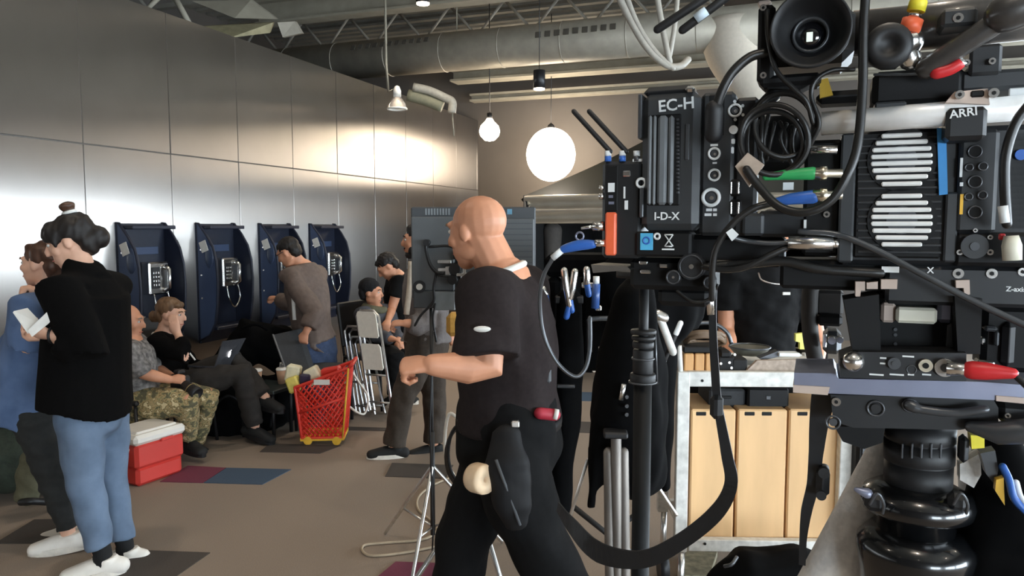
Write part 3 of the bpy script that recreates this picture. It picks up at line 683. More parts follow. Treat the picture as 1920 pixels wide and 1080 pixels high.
# ================================================================ people
m_skin = mat('skin', hexc('c98d6d'), .5, var=.06, scale=12, c2=hexc('cf9373')); m_skin2 = mat('skin_fair', hexc('dcab8f'), .5, var=.06, scale=12, c2=hexc('e0af95'))
m_eye = mat('eye_white', hexc('d8d4ce'), .3); m_iris = mat('iris_dark', hexc('1c1410'), .3); m_lip = mat('lip', hexc('a5574c'), .5)
def fmat(f, up=(0, 0, 1)):
    f = V(f).normalized(); r = f.cross(V(up)).normalized(); u = r.cross(f); return M((r, f, u)).transposed()
def add_head(mb, c, f, s=1., up=(0, 0, 1)):
    m = fmat(f, up); c = V(c)
    def q(x, y, z): return c+m@V((x, y, z))*s
    def ball(x, y, z, r, rt=None): mb.ball(q(x, y, z), tuple(k*s for k in r), 18, 12, m if rt is None else m@rt)
    ball(0, -.018, .035, (.076, .096, .083)); ball(0, .022, -.005, (.066, .074, .082)); ball(0, .036, -.05, (.056, .056, .058)); ball(0, .052, -.09, (.032, .03, .027))
    ball(0, .076, .034, (.05, .02, .017)); ball(0, .075, -.066, (.026, .021, .016)); ball(.04, .055, -.02, (.026, .026, .026)); ball(-.04, .055, -.02, (.026, .026, .026))
    mb.tube([q(0, .088, .022), q(0, .108, -.014), q(0, .106, -.027)], [(.008*s, .008*s), (.014*s, .011*s), (.016*s, .009*s)], 10, cap='round')
    for sx in (-1, 1):
        ball(sx*.072, -.008, -.002, (.011, .018, .029), M.Rotation(R(-12*sx), 3, 'Z')); ball(sx*.042, .004, -.058, (.02, .046, .03))
    return q, m
def face(root, q, m, s, hair=None, brow=True):
    for sx in (-1, 1):
        b = MB(); b.ball(q(sx*.03, .080, .012), (.0125*s, .0105*s, .0085*s), 12, 8, m); e = b.build('eye', m_eye, root)
        b = MB(); b.ball(q(sx*.03, .0885, .012), (.0055*s, .003*s, .0058*s), 10, 6, m); b.build('iris', m_iris, e)
        if hair and brow:
            b = MB(); b.tube([q(sx*.014, .094, .034), q(sx*.03, .095, .039), q(sx*.047, .084, .034)], .0042*s, 6, cap='round'); b.build('eyebrow', hair, root)
    b = MB(); b.tube([q(-.02, .087, -.062), q(-.008, .0955, -.060), q(.008, .0955, -.060), q(.02, .087, -.062)], [(.003*s, .005*s)]*4, 8, cap='round'); b.build('lips', m_lip, root)
def add_hand(mb, w, d, palm, sg, curl=25, s=1., spread=0, point=False):
    d = V(d).normalized(); z = -(V(palm)-d*V(palm).dot(d)).normalized(); x = d.cross(z)*sg; w = V(w)
    def q(a, b_, c): return w+(x*a+d*b_+z*c)*s
    mb.tube([q(0, -.02, 0), q(.0, .01, 0), q(.004, .045, 0), q(.002, .085, -.003)], [(.024*s, .019*s), (.028*s, .018*s), (.04*s, .0165*s), (.041*s, .0135*s)], 14, ref=x, cap='round')
    for i, (fx, ln) in enumerate(((.031, .072), (.0105, .082), (-.011, .076), (-.031, .06))):
        p = q(fx*.95, .075, -.002); ang = 0; pts = [p]; cdir = V((0, 0, 0)); cu = curl if not isinstance(curl, (list, tuple)) else curl[i]
        for j, fr_ in enumerate((.45, .31, .24)):
            ang += R(cu*(1.1 if j == 0 else 1.15)); dd = d*cos(ang)-z*sin(ang)+x*(fx*spread); p = p+dd.normalized()*(ln*fr_*1.12*s); pts.append(p)
        mb.tube(pts, [.0098*s, .0092*s, .0085*s, .0072*s], 8, cap='round')
    p0 = q(.024, .022, -.006); p1 = q(.046, .05, -.016); p2 = q(.046-.0003*min(45, (curl if not isinstance(curl, (list, tuple)) else curl[0])), .078, -.024); p3 = q(.036-.0004*min(45, (curl if not isinstance(curl, (list, tuple)) else curl[0])), .098, -.03)
    mb.tube([p0, p1, p2, p3], [.016*s, .0125*s, .0105*s, .008*s], 8, cap='round')
class Person:
    def __init__(s, label, f, pel, nk, hd, hf, arms, legs, sc_=1., bw=1., bd=1., skin=None, voxel=.008, hup=(0, 0, 1), shw=.185, armr=1., foot=True, root=None, hands=True):
        s.f = V(f).normalized(); s.r = s.f.cross(V((0, 0, 1))).normalized(); s.pel = V(pel); s.nk = V(nk); s.hd = V(hd); s.s = sc_; s.bw = bw; s.bd = bd
        s.up = (s.nk-s.pel).normalized(); s.skin = skin or m_skin
        s.root = thing('person', label, 'person', root or (s.pel.x, s.pel.y, 0)); s.sh = {}; s.hip = {}; s.arms = arms; s.legs = legs
        for k, g in (('L', -1), ('R', 1)):
            s.sh[k] = s.pel+(s.nk-s.pel)*.90+s.r*(g*shw*bw*sc_); s.hip[k] = s.pel+s.r*(g*.088*bw*sc_)-s.up*.01
        mb = MB(); T = s.torso(0); mb.tube(T[0], T[1], 20, ref=s.r, cap='round')
        mb.tube([s.nk-s.up*.05, s.nk+(s.hd-s.nk)*.35, s.hd-V(hf).normalized()*.015], [.066*sc_*armr, .058*sc_*armr, .056*sc_*armr], 14, cap='round')
        s.q, s.hm = add_head(mb, s.hd, hf, sc_, hup)
        for k in 'LR':
            if k in arms:
                el, wr, hdir, palm, curl = arms[k]; sg = -1 if k == 'R' else 1
                sh = s.sh[k]; inn = s.pel+(s.nk-s.pel)*.86
                mb.tube([lerp(inn, sh, .45), sh, lerp(sh, el, .4), el, lerp(el, wr, .35), wr], [x*sc_*armr for x in (.062, .06, .05, .041, .042, .028)], 14, cap='round')
                if hands: add_hand(mb, wr, hdir or (V(wr)-V(el)), palm, sg, curl, sc_)
            if k in legs:
                kn, an, toe = legs[k]; h = s.hip[k]
                mb.tube([h, lerp(h, kn, .35), kn, lerp(kn, an, .35), an], [x*sc_ for x in (.092, .083, .058, .056, .037)], 14, cap='round')
                if foot: d = V(toe).normalized(); mb.tube([V(an)-d*.045-V((0, 0, .045)), V(an)+d*.05-V((0, 0, .045)), V(an)+d*.14-V((0, 0, .06))], [(.032, .035), (.04, .035), (.036, .02)], 12, ref=d.cross(V((0, 0, 1))), cap='round')
        s.body = melt(mb, 'body', s.skin, s.root, voxel, 2)
    def torso(s, ease, lo=-.12, hi=1., hem=None):
        # (height fraction pelvis->neck, half width, half depth)
        prof = [(-.16, .155, .125), (0, .17, .13), (.22, .145, .115), (.45, .155, .122), (.70, .17, .125), (.86, .165, .105), (.96, .10, .08), (1.02, .062, .06)]
        P_ = []; r_ = []
        for t, a, b_ in prof:
            if t < lo-.001 or t > hi+.001: continue
            P_.append(s.pel+(s.nk-s.pel)*t); r_.append(((a*s.bw*s.s+ease), (b_*s.bd*s.s+ease)))
        if hem:
            hp, ha, hb = hem; P_.insert(0, V(hp)); r_.insert(0, (ha, hb))
        return P_, r_
    def top(s, name, m, ease=.012, sleeve=.5, hem=None, lo=-.16, hi=1.02, sl_ease=.014, voxel=.012, folds=(.006, 26, (1, 1, 1.4)), cuff=0., extra=None, arms='LR', fat=None):
        mb = MB(); T = s.torso(ease, lo, hi, hem); mb.tube(T[0], T[1], 22, ref=s.r)
        for k in arms:
            if k not in s.arms: continue
            el, wr = V(s.arms[k][0]), V(s.arms[k][1]); sh = s.sh[k]; inn = s.pel+(s.nk-s.pel)*.84; e = sl_ease
            if sleeve <= 1: pts = [lerp(inn, sh, .4), sh, lerp(sh, el, sleeve*.55), lerp(sh, el, sleeve)]; rr = [.075+e, .068+e, .056+e*1.2, .05+e*1.6]
            else: pts = [lerp(inn, sh, .4), sh, lerp(sh, el, .5), el, lerp(el, wr, .5*(sleeve-1)), lerp(el, wr, sleeve-1)]; rr = [.075+e, .068+e, .056+e*1.2, .05+e, .047+e, .036+e+cuff]
            mb.tube(pts, [x*s.s for x in rr], 14, cap='flat')
        if extra: extra(mb)
        return melt(mb, name, m, s.root, voxel, 2, folds)
    def pants(s, name, m, ease=.012, kn_r=.07, an_r=.05, to=.92, th=.105, voxel=.012, folds=(.006, 30, (1, 1, 1.6)), seat=0., waist=.16):
        mb = MB(); p0 = s.pel+(s.nk-s.pel)*waist
        mb.tube([s.pel-s.up*.1, s.pel, p0], [(.165*s.bw*s.s+ease, .135*s.bd*s.s+ease+seat), (.178*s.bw*s.s+ease, .138*s.bd*s.s+ease+seat), (.155*s.bw*s.s+ease, .122*s.bd*s.s+ease)], 20, ref=s.r, cap='round')
        for k in s.legs:
            kn, an, _ = s.legs[k]; kn = V(kn); an = V(an); h = s.hip[k]
            mb.tube([h+s.up*.03, lerp(h, kn, .3), lerp(h, kn, .75), kn, lerp(kn, an, .4), lerp(kn, an, to)], [.098*s.s+ease, th*s.s, (kn_r+.012)*s.s, kn_r*s.s, max(kn_r*.5+an_r*.5, .068)*s.s, an_r*s.s], 16, cap='flat')
        return melt(mb, name, m, s.root, voxel, 2, folds)
    def shoes(s, m, msole, ln=.27, sock=None, hi=.0):
        for k in s.legs:
            _, an, toe = s.legs[k]; an = V(an); d = V(toe).normalized(); sd = d.cross(V((0, 0, 1))).normalized(); z = V((0, 0, 1)); upv = sd.cross(d)
            base = an-upv*.085
            mb = MB(); mb.tube([base-d*.075+upv*.035, base-d*.02+upv*.045, base+d*.06+upv*.04, base+d*.13+upv*.03, base+d*.158+upv*.03], [(.038, .04), (.044, .05), (.047, .046), (.049, .038), (.045, .032)], 16, ref=sd, cap='round')
            mb.tube([an-upv*.06-d*.02, an+upv*(.0+hi)-d*.015], [(.042, .05), (.044, .05)], 14, ref=sd); sh = melt(mb, 'shoe', m, s.root, .007, 2)
            b = MB(); out = []
            for t in range(20):
                a = 2*pi*t/20; w_ = .052+.006*cos(a-.3); out.append(base+d*(.05+.142*cos(a))+sd*(w_*sin(a))-upv*.002)
            b.prism(out, upv*.034); b.build('sole', msole, sh)
            b = MB()
            for i in range(4): c = base+d*(.03+i*.024)+upv*(.085-i*.010); b.tube([c-sd*.022, c+upv*.004, c+sd*.022], .0035, 6)
            b.build('laces', msole, sh)
            if sock:
                b = MB(); b.tube([an-upv*.04, an+V((0, 0, .03)), lerp(an, V(s.legs[k][0]), .24)], [.043, .041, .044], 14); b.build('sock', sock, s.root)
    def hair(s, m, balls, name='hair', voxel=.008, folds=(.004, 90, (1, 1, .3)), smooth=2, tubes=()):
        mb = MB(); k = s.s
        for x, y, z, r in balls: mb.ball(s.q(x, y, z), tuple(v*k for v in r), 18, 12, s.hm)
        for pts, r in tubes: mb.tube([s.q(*p) for p in pts], [v*k for v in r], 10, cap='round')
        return melt(mb, name, m, s.root, voxel, smooth, folds)
def U(*p): return V(p).normalized()
m_coat = mat('black_wool', hexc('0a0909'), .95, var=.25, scale=90, bump=.1, spec=.1); m_jean = mat('light_denim', hexc('56687f'), .85, var=.14, scale=7, bump=.05, c2=hexc('68798f'))
m_sock = mat('black_sock', hexc('0d0d0e'), .9); m_shoe = mat('white_leather', hexc('e6e0d6'), .5, var=.04); m_sole = mat('white_rubber', hexc('ddd6ca'), .6)
m_hdark = mat('dark_hair', hexc('150e0b'), .6, var=.35, scale=60, mscale=(1, 1, .15)); m_hbrown = mat('brown_hair', hexc('4a2f20'), .5, var=.35, scale=60, mscale=(1, 1, .15)); m_hblond = mat('dark_blond_hair', hexc('6b4f36'), .5, var=.3, scale=60, mscale=(1, 1, .15))
m_shirtb = mat('blue_denim_shirt', hexc('4a6186'), .85, var=.12, scale=7, bump=.05, c2=hexc('5a7094')); m_legg = mat('charcoal_leggings', hexc('222322'), .85, var=.2, scale=40)
m_tee = mat('black_cotton', hexc('2a2424'), .95, var=.12, scale=60, bump=.05, spec=.15); m_btrs = mat('black_twill', hexc('0d0d0e'), .9, var=.2, scale=50, bump=.06, spec=.2)
m_brn = mat('brown_trousers', hexc('3b3128'), .85, var=.2, scale=50, bump=.1); m_card = mat('grey_cardigan', hexc('6b6563'), .9, var=.15, scale=70, bump=.15)
m_jack = mat('taupe_jacket', hexc('66574f'), .8, var=.15, scale=30, bump=.1); m_djean = mat('blue_jeans', hexc('33415c'), .85, var=.2, scale=60)
m_check = mat('checked_shirt', hexc('5b5857'), .85, var=.45, scale=34, bump=.1, c2=hexc('7d7976')); m_blackshoe = mat('black_canvas_shoe', hexc('121212'), .8)
def camo():
    m = mat('camouflage', hexc('9c8a66'), .9, var=.1, scale=26); nt = m.node_tree
    for n in nt.nodes:
        if n.type == 'VALTORGB':
            e = n.color_ramp.elements; e[0].position = .36; e[0].color = (*hexc('5a5640'), 1); e[1].position = .62; e[1].color = (*hexc('cdbb92'), 1)
            for p, c in ((.45, '857f58'), (.5, 'a78f66'), (.56, '766845')): k = e.new(p); k.color = (*hexc(c), 1)
            n.color_ramp.interpolation = 'CONSTANT'
    return m
m_camo = camo()

# ---- woman in the long black coat, reading
Y = 3.45
f = (-1, .12, 0)
W1 = Person('person in long black coat and jeans reading white pages, dark hair in a bun', f, at(170, 735, Y), at(160, 515, Y), at(132, 455, Y), (-.92, -.24, -.30),
    {'L': (at(172, 668, 3.27), at(98, 628, 3.24), V((-1, .1, .03)), V((.2, .6, .7)), 35), 'R': (at(150, 672, 3.62), at(92, 630, 3.50), V((-1, -.3, .02)), V((0, -.5, .8)), 40)},
    {'L': (at(160, 905, 3.38), at(192, 1046, 3.36), (-1, -.25, -.1)), 'R': (at(206, 900, 3.58), at(234, 1030, 3.56), (-1, -.2, -.08))}, .98, .95, 1., m_skin2, .006)
face(W1.root, W1.q, W1.hm, .98, m_hdark)
W1.top('coat', m_coat, .032, 1.80, hem=(at(162, 758, Y), .235, .188), lo=-.12, hi=.98, sl_ease=.034, folds=(.005, 13, (1, 1, .6)), extra=lambda mb: (mb.tube([at(162, 758, Y), at(164, 620, Y), at(168, 550, Y)], [(.235, .188), (.21, .175), (.19, .16)], 20, ref=W1.r), mb.tube([at(160, 522, Y), at(154, 500, Y), at(158, 488, Y)], [(.105, .1), (.085, .085), (.075, .08)], 18, ref=W1.r)))
W1.pants('jeans', m_jean, .010, .082, .062, .86, .108, folds=(.007, 26, (.7, .7, 1.6)))
W1.shoes(m_shoe, m_sole, sock=m_sock)
W1.hair(m_hdark, [(0, -.03, .052, (.086, .098, .084)), (0, -.075, .0, (.075, .05, .085)), (0, .04, .082, (.06, .05, .036)), (.05, .03, .05, (.03, .05, .05)), (-.05, .03, .05, (.03, .05, .05)), (0, -.125, -.012, (.05, .045, .055))],
        tubes=[([(-.06, .05, .075), (-.068, .05, .03), (-.066, .042, -.01)], [.016, .012, .005]), ([(-.03, .07, .085), (-.038, .084, .055), (-.046, .08, .035)], [.022, .016, .008]), ([(.03, .07, .085), (.038, .084, .055), (.046, .08, .035)], [.022, .016, .008])])
W1.hair(m_hbrown, [(0, -.045, .165, (.036, .036, .022)), (0, -.045, .14, (.026, .026, .03))], 'top_knot', .006, (.003, 120, (1, 1, 1)))
b = MB(); b.ring(W1.q(0, -.045, .135), W1.hm@V((0, 0, 1)), .026, .008, 18); b.build('hair_tie', m_paper, W1.root)
b = MB(); b.prism([at(24, 586, 3.16), at(50, 580, 3.22), at(80, 612, 3.22), at(52, 626, 3.16)], (.003, .002, .006)); pg = solo(b, 'script_pages', m_paper, 'white folded pages held by the woman in the black coat', 'paper')
b = MB(); b.prism([at(52, 620, 3.15), at(86, 588, 3.19), at(92, 606, 3.19), at(60, 632, 3.15)], (.003, .002, .006)); b.build('page', m_paper, pg)
b = MB(); b.tube([at(98, 618, 3.24), at(90, 640, 3.24)], .004, 8); b.ring(lerp(at(98, 628, 3.24), at(110, 632, 3.24), .1), (1, 0, 0), .034, .006, 20); b.build('watch_strap', m_blk, W1.root)

# ---- woman in the blue shirt, hand to her chin
Y = 3.72
W2 = Person('person in loose blue denim shirt and dark leggings with hand at chin', (-1, .1, 0), at(78, 745, Y), at(98, 555, Y), at(78, 497, Y), (-.96, .05, .02),
    {'L': (at(48, 655, 3.55), at(46, 570, 3.62), V((.02, .1, 1)), V((.9, 0, .1)), 60), 'R': (at(28, 650, 3.92), at(16, 742, 3.9), V((-.1, 0, -1)), V((1, 0, 0)), 20)},
    {'L': (at(98, 890, 3.62), at(128, 1000, 3.62), (-1, -.25, -.08)), 'R': (at(110, 880, 3.86), at(140, 985, 3.84), (-1, -.1, -.06))}, .93, .92, .95, m_skin2, .007)
face(W2.root, W2.q, W2.hm, .93, m_hbrown)
W2.top('shirt', m_shirtb, .03, 1.35, hem=(at(62, 790, Y), .19, .165), lo=-.05, hi=.97, sl_ease=.032, folds=(.012, 17, (1, 1, .5)), extra=lambda mb: mb.tube([at(60, 790, Y), at(70, 700, Y), at(82, 610, Y)], [(.19, .17), (.185, .165), (.18, .15)], 20, ref=W2.r))
W2.pants('leggings', m_legg, .012, .078, .052, .93, .108)
W2.shoes(m_shoe, m_sole)
W2.hair(m_hbrown, [(0, -.03, .052, (.085, .097, .083)), (0, -.07, .0, (.074, .05, .08)), (0, .03, .083, (.058, .05, .034)), (0, -.13, .02, (.06, .055, .055)), (0, -.12, -.05, (.045, .04, .05))], folds=(.008, 60, (1, 1, 1)))

# ---- seated man in checked shirt and camouflage trousers with a stills camera
W3 = Person('seated person in checked shirt and camouflage trousers holding a stills camera', (.95, .3, 0), at(262, 752, 5.07), at(245, 640, 5.03), at(240, 603, 5.03), (.95, .1, -.12),
    {'R': (at(268, 700, 4.91), at(318, 712, 4.97), V((1, .2, 0)), V((0, .5, -.5)), 50), 'L': (at(290, 690, 5.30), at(322, 706, 5.20), V((1, -.2, 0)), V((0, -.6, -.5)), 50)},
    {'R': (at(352, 752, 4.93), at(352, 822, 5.10), (.8, -.5, -.1)), 'L': (at(392, 742, 5.25), at(366, 832, 5.37), (.8, -.4, -.1))}, 1., 1., 1.05, m_skin, .009)
face(W3.root, W3.q, W3.hm, 1., mat('grey_hair', hexc('7c746c'), .6))
W3.top('shirt', m_check, .016, 1.0, lo=-.16)
W3.pants('trousers', m_camo, .014, .085, .066, .95, .11)
W3.shoes(m_blackshoe, m_blk)
W3.hair(MATS['grey_hair'], [(0, -.06, .0, (.076, .06, .06)), (0, .055, -.095, (.034, .03, .026)), (0, .062, -.07, (.035, .022, .02))], folds=(.003, 120, (1, 1, 1)))
t = thing('stills_camera', 'black stills camera with long lens in the hands of the seated man', 'camera', at(345, 722, 5.05))
b = MB(); b.box(at(338, 716, 5.05), (.14, .07, .10), M.Rotation(R(-25), 3, 'Z'), .015); b.box(at(336, 697, 5.05), (.06, .06, .03), M.Rotation(R(-25), 3, 'Z'), .01); b.build('camera_body', m_blk, t)
l0 = at(346, 722, 4.99); ld = U(.75, -.35, -.35); b = MB(); b.lathe(l0, ld, [(0, 0), (.036, 0), (.036, .03), (.04, .035), (.04, .09), (.045, .095), (.045, .13), (.036, .13), (.03, .12), (0, .12)], 22); b.build('lens', m_blk, t)
b = MB(); b.ring(l0+ld*.06, ld, .0405, .003, 22); b.build('lens_ring', mat('bronze_ring', hexc('8d7650'), .35, metal=.6), t)

# ---- seated woman at the laptop, hand against her head
W4 = Person('seated person in black jumper with laptop on lap, hand against cheek', (.97, .15, 0), at(325, 722, 5.45), at(305, 628, 5.42), at(322, 590, 5.40), (.95, -.12, -.10),
    {'R': (at(350, 668, 5.18), at(334, 628, 5.26), V((-.35, .05, 1)), V((-.1, .9, .1)), 8), 'L': (at(362, 690, 5.72), at(388, 686, 5.72), V((1, .1, -.05)), V((0, 0, -1)), 25)},
    {'R': (at(452, 700, 5.42), at(478, 800, 5.5), (.9, -.3, -.2)), 'L': (at(440, 678, 5.7), at(498, 745, 5.55), (.9, -.5, -.1))}, .97, .93, .95, m_skin2, .008)
face(W4.root, W4.q, W4.hm, .97, m_hblond)
W4.top('jumper', m_coat, .018, 1.8, lo=-.16, sl_ease=.016)
W4.pants('trousers', mat('dark_brown_trousers', hexc('26221f'), .85, var=.2, scale=40), .014, .09, .072, .95, .11)
W4.shoes(m_blackshoe, m_blk)
W4.hair(m_hblond, [(0, -.028, .05, (.086, .098, .084)), (0, -.07, .0, (.076, .05, .075)), (0, .045, .078, (.055, .042, .03)), (0, -.14, -.03, (.035, .04, .045))])
b = MB(); b.ring(at(306, 630, 5.42), U(.3, 0, 1), .07, .012, 20); b.build('shirt_collar', m_paper, W4.root)
b = MB(); b.tube(spline([at(338, 645, 5.24), at(352, 658, 5.24), at(366, 675, 5.24)], 4), .006, 6); b.build('lanyard', m_paper, W4.root)
t = thing('laptop', 'open grey laptop with glowing logo on the lap of the seated woman', 'laptop', at(405, 692, 5.5))
m_lap = mat('laptop_grey', hexc('54555a'), .4, metal=.5); 
q0, q1, q2, q3 = at(402, 690, 5.36), at(432, 692, 5.62), at(461, 634, 5.72), at(418, 640, 5.44)
b = MB(); b.prism([q0, q1, q2, q3], V((-.008, .004, 0))); b.build('screen_lid', m_lap, t)
nrm = (q1-q0).cross(q3-q0).normalized(); nrm = nrm if nrm.y < 0 else -nrm; cl_ = (q0+q1+q2+q3)/4+nrm*.005
b = MB(); uu = (q3-q0).normalized(); rr = nrm.cross(uu)*-1; a_ = []
for i in range(18):
    th = 2*pi*i/18; r_ = .021*(1-.12*cos(2*th)); a_.append(cl_+rr*(r_*cos(th))+uu*(r_*1.05*sin(th)))
b.prism(a_, nrm*.002); b.prism([cl_+uu*.023, cl_+uu*.037+rr*.010, cl_+uu*.036+rr*.014, cl_+uu*.024+rr*.006], nrm*.002); b.build('logo', mat('logo_glow', (.9, .9, .9), .5, emit=(1, 1, 1), es=2.2), t)
b = MB(); b.prism([q0, q1, q1+V((-.22, .06, -.005)), q0+V((-.22, .06, -.005))], (0, 0, .014)); b.build('keyboard_base', m_lap, t)

# ---- man in the taupe jacket bending towards a telephone
Y = 6.35
W5 = Person('standing person in taupe jacket and jeans bending towards a wall telephone', (-.9, .42, 0), at(592, 645, Y), at(568, 498, Y), at(541, 474, 6.28), (-.85, .2, -.48),
    {'L': (at(592, 590, 6.05), at(574, 622, 5.98), V((-.3, -.1, -1)), V((0, .8, 0)), 45), 'R': (at(545, 570, 6.55), at(520, 560, 6.7), None, V((0, 0, -1)), 30)},
    {'L': (at(590, 725, 6.2), at(596, 790, 6.25), (-1, .2, 0)), 'R': (at(615, 725, 6.5), at(612, 780, 6.5), (-1, .2, 0))}, 1., 1., 1.1, m_skin, .01)
W5.top('jacket', m_jack, .034, 1.75, hem=(at(596, 640, Y), .20, .19), lo=-.02, sl_ease=.028, folds=(.012, 18, (1, 1, .6)))
W5.pants('jeans', m_djean, .014, .082, .065, .95, .11)
W5.shoes(m_blackshoe, m_blk)
W5.hair(m_hdark, [(0, -.025, .05, (.083, .096, .080)), (0, -.065, .0, (.074, .05, .07)), (0, .03, .078, (.056, .045, .03))], folds=(.003, 140, (1, 1, 1)))
b = MB(); b.tube([at(549, 505, 6.2), at(550, 560, 6.12), at(552, 600, 6.1)], [(.016, .01)]*3, 8); b.build('jacket_zip_edge', m_paper, W5.root)
b = MB(); b.tube([W5.q(.078, .08, .012), W5.q(.078, .0, .012)], .003, 6); b.tube([W5.q(-.078, .08, .012), W5.q(-.078, .0, .012)], .003, 6); b.build('glasses', m_blk, W5.root)

# ---- seated woman with beanie, and the man in black tee leaning over
W6 = Person('seated person in dark beanie and grey top behind the folding chairs', (.75, -.45, 0), at(712, 655, 6.75), at(702, 578, 6.72), at(697, 549, 6.68), (.9, -.2, -.05),
    {'R': (at(708, 630, 6.5), at(738, 636, 6.4), None, V((0, 0, -1)), 30), 'L': (at(740, 625, 6.8), at(748, 640, 6.6), None, V((0, 0, -1)), 30)},
    {'R': (at(742, 668, 6.35), at(738, 745, 6.35), (.8, -.5, 0)), 'L': (at(760, 662, 6.55), at(752, 735, 6.5), (.8, -.5, 0))}, .96, .95, 1., m_skin, .01)
face(W6.root, W6.q, W6.hm, .96, m_hdark)
W6.top('top', mat('grey_top', hexc('45464c'), .9, var=.15), .02, 1.8, sl_ease=.02)
W6.pants('trousers', m_btrs, .014, .082, .062, .95, .11); W6.shoes(m_blackshoe, m_sole)
W6.hair(mat('black_knit', hexc('0e0d10'), .95, var=.2, scale=80, bump=.2), [(0, -.03, .055, (.09, .102, .088)), (0, -.07, .0, (.08, .055, .08))], 'beanie', folds=(.002, 150, (1, 1, .2)))
b = MB(); b.ring(at(702, 578, 6.70), U(.2, 0, 1), .085, .035, 20); b.build('scarf', m_olive, W6.root)
W7 = Person('person in black t-shirt with bowed head beside the steel wall', (-.85, -.2, 0), at(752, 640, 7.05), at(745, 515, 7.0), at(727, 500, 6.95), (-.75, -.15, -.65),
    {'L': (at(735, 578, 6.8), at(728, 600, 6.62), None, V((0, 0, -1)), 40), 'R': (at(725, 570, 7.25), at(718, 590, 7.1), None, V((0, 0, -1)), 40)},
    {'L': (at(748, 700, 6.95), at(752, 760, 7.0), (-1, -.2, 0)), 'R': (at(760, 700, 7.15), at(762, 755, 7.15), (-1, -.2, 0))}, 1., .95, 1., m_skin, .01)
W7.top('t_shirt', m_btrs, .016, .55); W7.pants('trousers', m_btrs, .014, .08, .062); W7.shoes(m_blackshoe, m_blk)
W7.hair(m_hdark, [(0, -.025, .05, (.084, .097, .082)), (0, -.065, .0, (.075, .05, .075)), (0, .035, .08, (.056, .045, .032))], folds=(.004, 120, (1, 1, 1)))

# ---- bearded man in grey cardigan, head half hidden by the monitor
Y = 5.25
W8 = Person('bearded person in grey cardigan and brown trousers partly behind the grey monitor', (-.95, -.25, 0), at(800, 628, Y), at(795, 495, Y), at(783, 452, Y), (-1, -.05, -.02),
    {'L': (at(800, 610, 4.98), at(760, 606, 4.92), V((-1, .1, 0)), V((0, .3, -.8)), 45), 'R': (at(805, 600, 5.5), at(835, 620, 5.42), None, V((0, 0, -1)), 40)},
    {'L': (at(758, 740, 5.12), at(738, 836, 5.15), (-1, -.15, 0)), 'R': (at(815, 740, 5.38), at(812, 834, 5.30), (-.9, -.3, 0))}, 1., 1., 1.05, m_skin, .009)
face(W8.root, W8.q, W8.hm, 1., m_hdark)
W8.top('cardigan', m_card, .03, 1.8, hem=(at(800, 640, Y), .20, .19), lo=-.04, sl_ease=.026, folds=(.011, 18, (1, 1, .8)))
W8.pants('trousers', m_brn, .016, .088, .078, .97, .115, folds=(.009, 22, (1, 1, 1)))
W8.shoes(m_blackshoe, m_sole)
W8.hair(m_hdark, [(0, -.025, .055, (.085, .098, .085)), (0, -.065, .0, (.076, .05, .075)), (0, .03, .085, (.058, .05, .035))], folds=(.004, 110, (1, 1, 1)))
W8.hair(m_hdark, [(0, .055, -.092, (.042, .036, .032)), (.044, .028, -.065, (.022, .038, .036)), (-.044, .028, -.065, (.022, .038, .036)), (0, .088, -.048, (.03, .012, .008))], 'beard', folds=(.003, 150, (1, 1, 1)))
b = MB(); b.tube(spline([at(771, 490, 5.0), at(768, 540, 4.98), at(762, 590, 4.96)], 5), [(.02, .014)]*11, 8); b.build('cardigan_edge', mat('cream_edge', hexc('b6a998'), .8), W8.root)
b = MB(); b.pbox(Z0, 836, 588, 868, 632, 4.95, .14, .03); b.build('yellow_pouch', mat('mustard_cloth', hexc('c99a4a'), .8, var=.1, bump=.1), W8.root, 'mustard yellow pouch')

# ---- the bald man walking through
Y = 2.57
W9 = Person('bald person in black t-shirt and black work trousers walking past', (-.95, .28, 0), at(955, 790, Y), at(945, 520, Y), at(893, 436, 2.60), (-.80, .58, -.12),
    {'L': (at(914, 692, 2.30), at(812, 684, 2.24), V((-1, .05, -.03)), V((.0, .45, -.9)), [50, 56, 60, 64]), 'R': (at(1012, 680, 2.92), at(990, 780, 2.98), None, V((0, -1, 0)), 40)},
    {'R': (at(868, 1010, 2.66), at(845, 1215, 2.62), (-1, .25, .1)), 'L': (at(1005, 1012, 2.44), at(1105, 1190, 2.5), (-.85, .25, -.5))}, 1.06, 1.06, 1.16, m_skin, .0045, shw=.18, armr=1.16)
face(W9.root, W9.q, W9.hm, 1.06, m_hblond)
W9.top('t_shirt', m_tee, .022, .86, hem=(at(955, 800, Y), .205, .18), lo=-.02, hi=1.02, sl_ease=.034, folds=(.010, 16, (1, 1, .8)))
W9.pants('work_trousers', m_btrs, .018, .1, .085, .95, .125, folds=(.010, 20, (1, 1, 1)))
W9.shoes(m_blackshoe, m_blk)
b = MB(); b.ring(at(942, 508, 2.56), U(-.35, 0, 1), .078, .012, 24); b.build('white_collar', m_paper, W9.root)
b = MB(); b.ball(at(904, 617, 2.205), (.026, .008, .0095), 16, 8); b.build('sleeve_logo', m_paper, W9.root)
b = MB(); b.tube([at(955, 797, Y)-W9.up*.0, at(955, 797, Y)+V((0, 0, .035))], [(.208, .182)]*2, 32, ref=W9.r); b.build('belt', m_blk, W9.root)
b = MB(); b.pbox(Z0, 958, 790, 974, 803, 2.30, .02, .004); b.build('belt_buckle', m_alu, W9.root)
t = thing('tool_pouch', 'black tool pouch hanging from the walking man\'s belt', 'pouch', at(950, 900, 2.3))
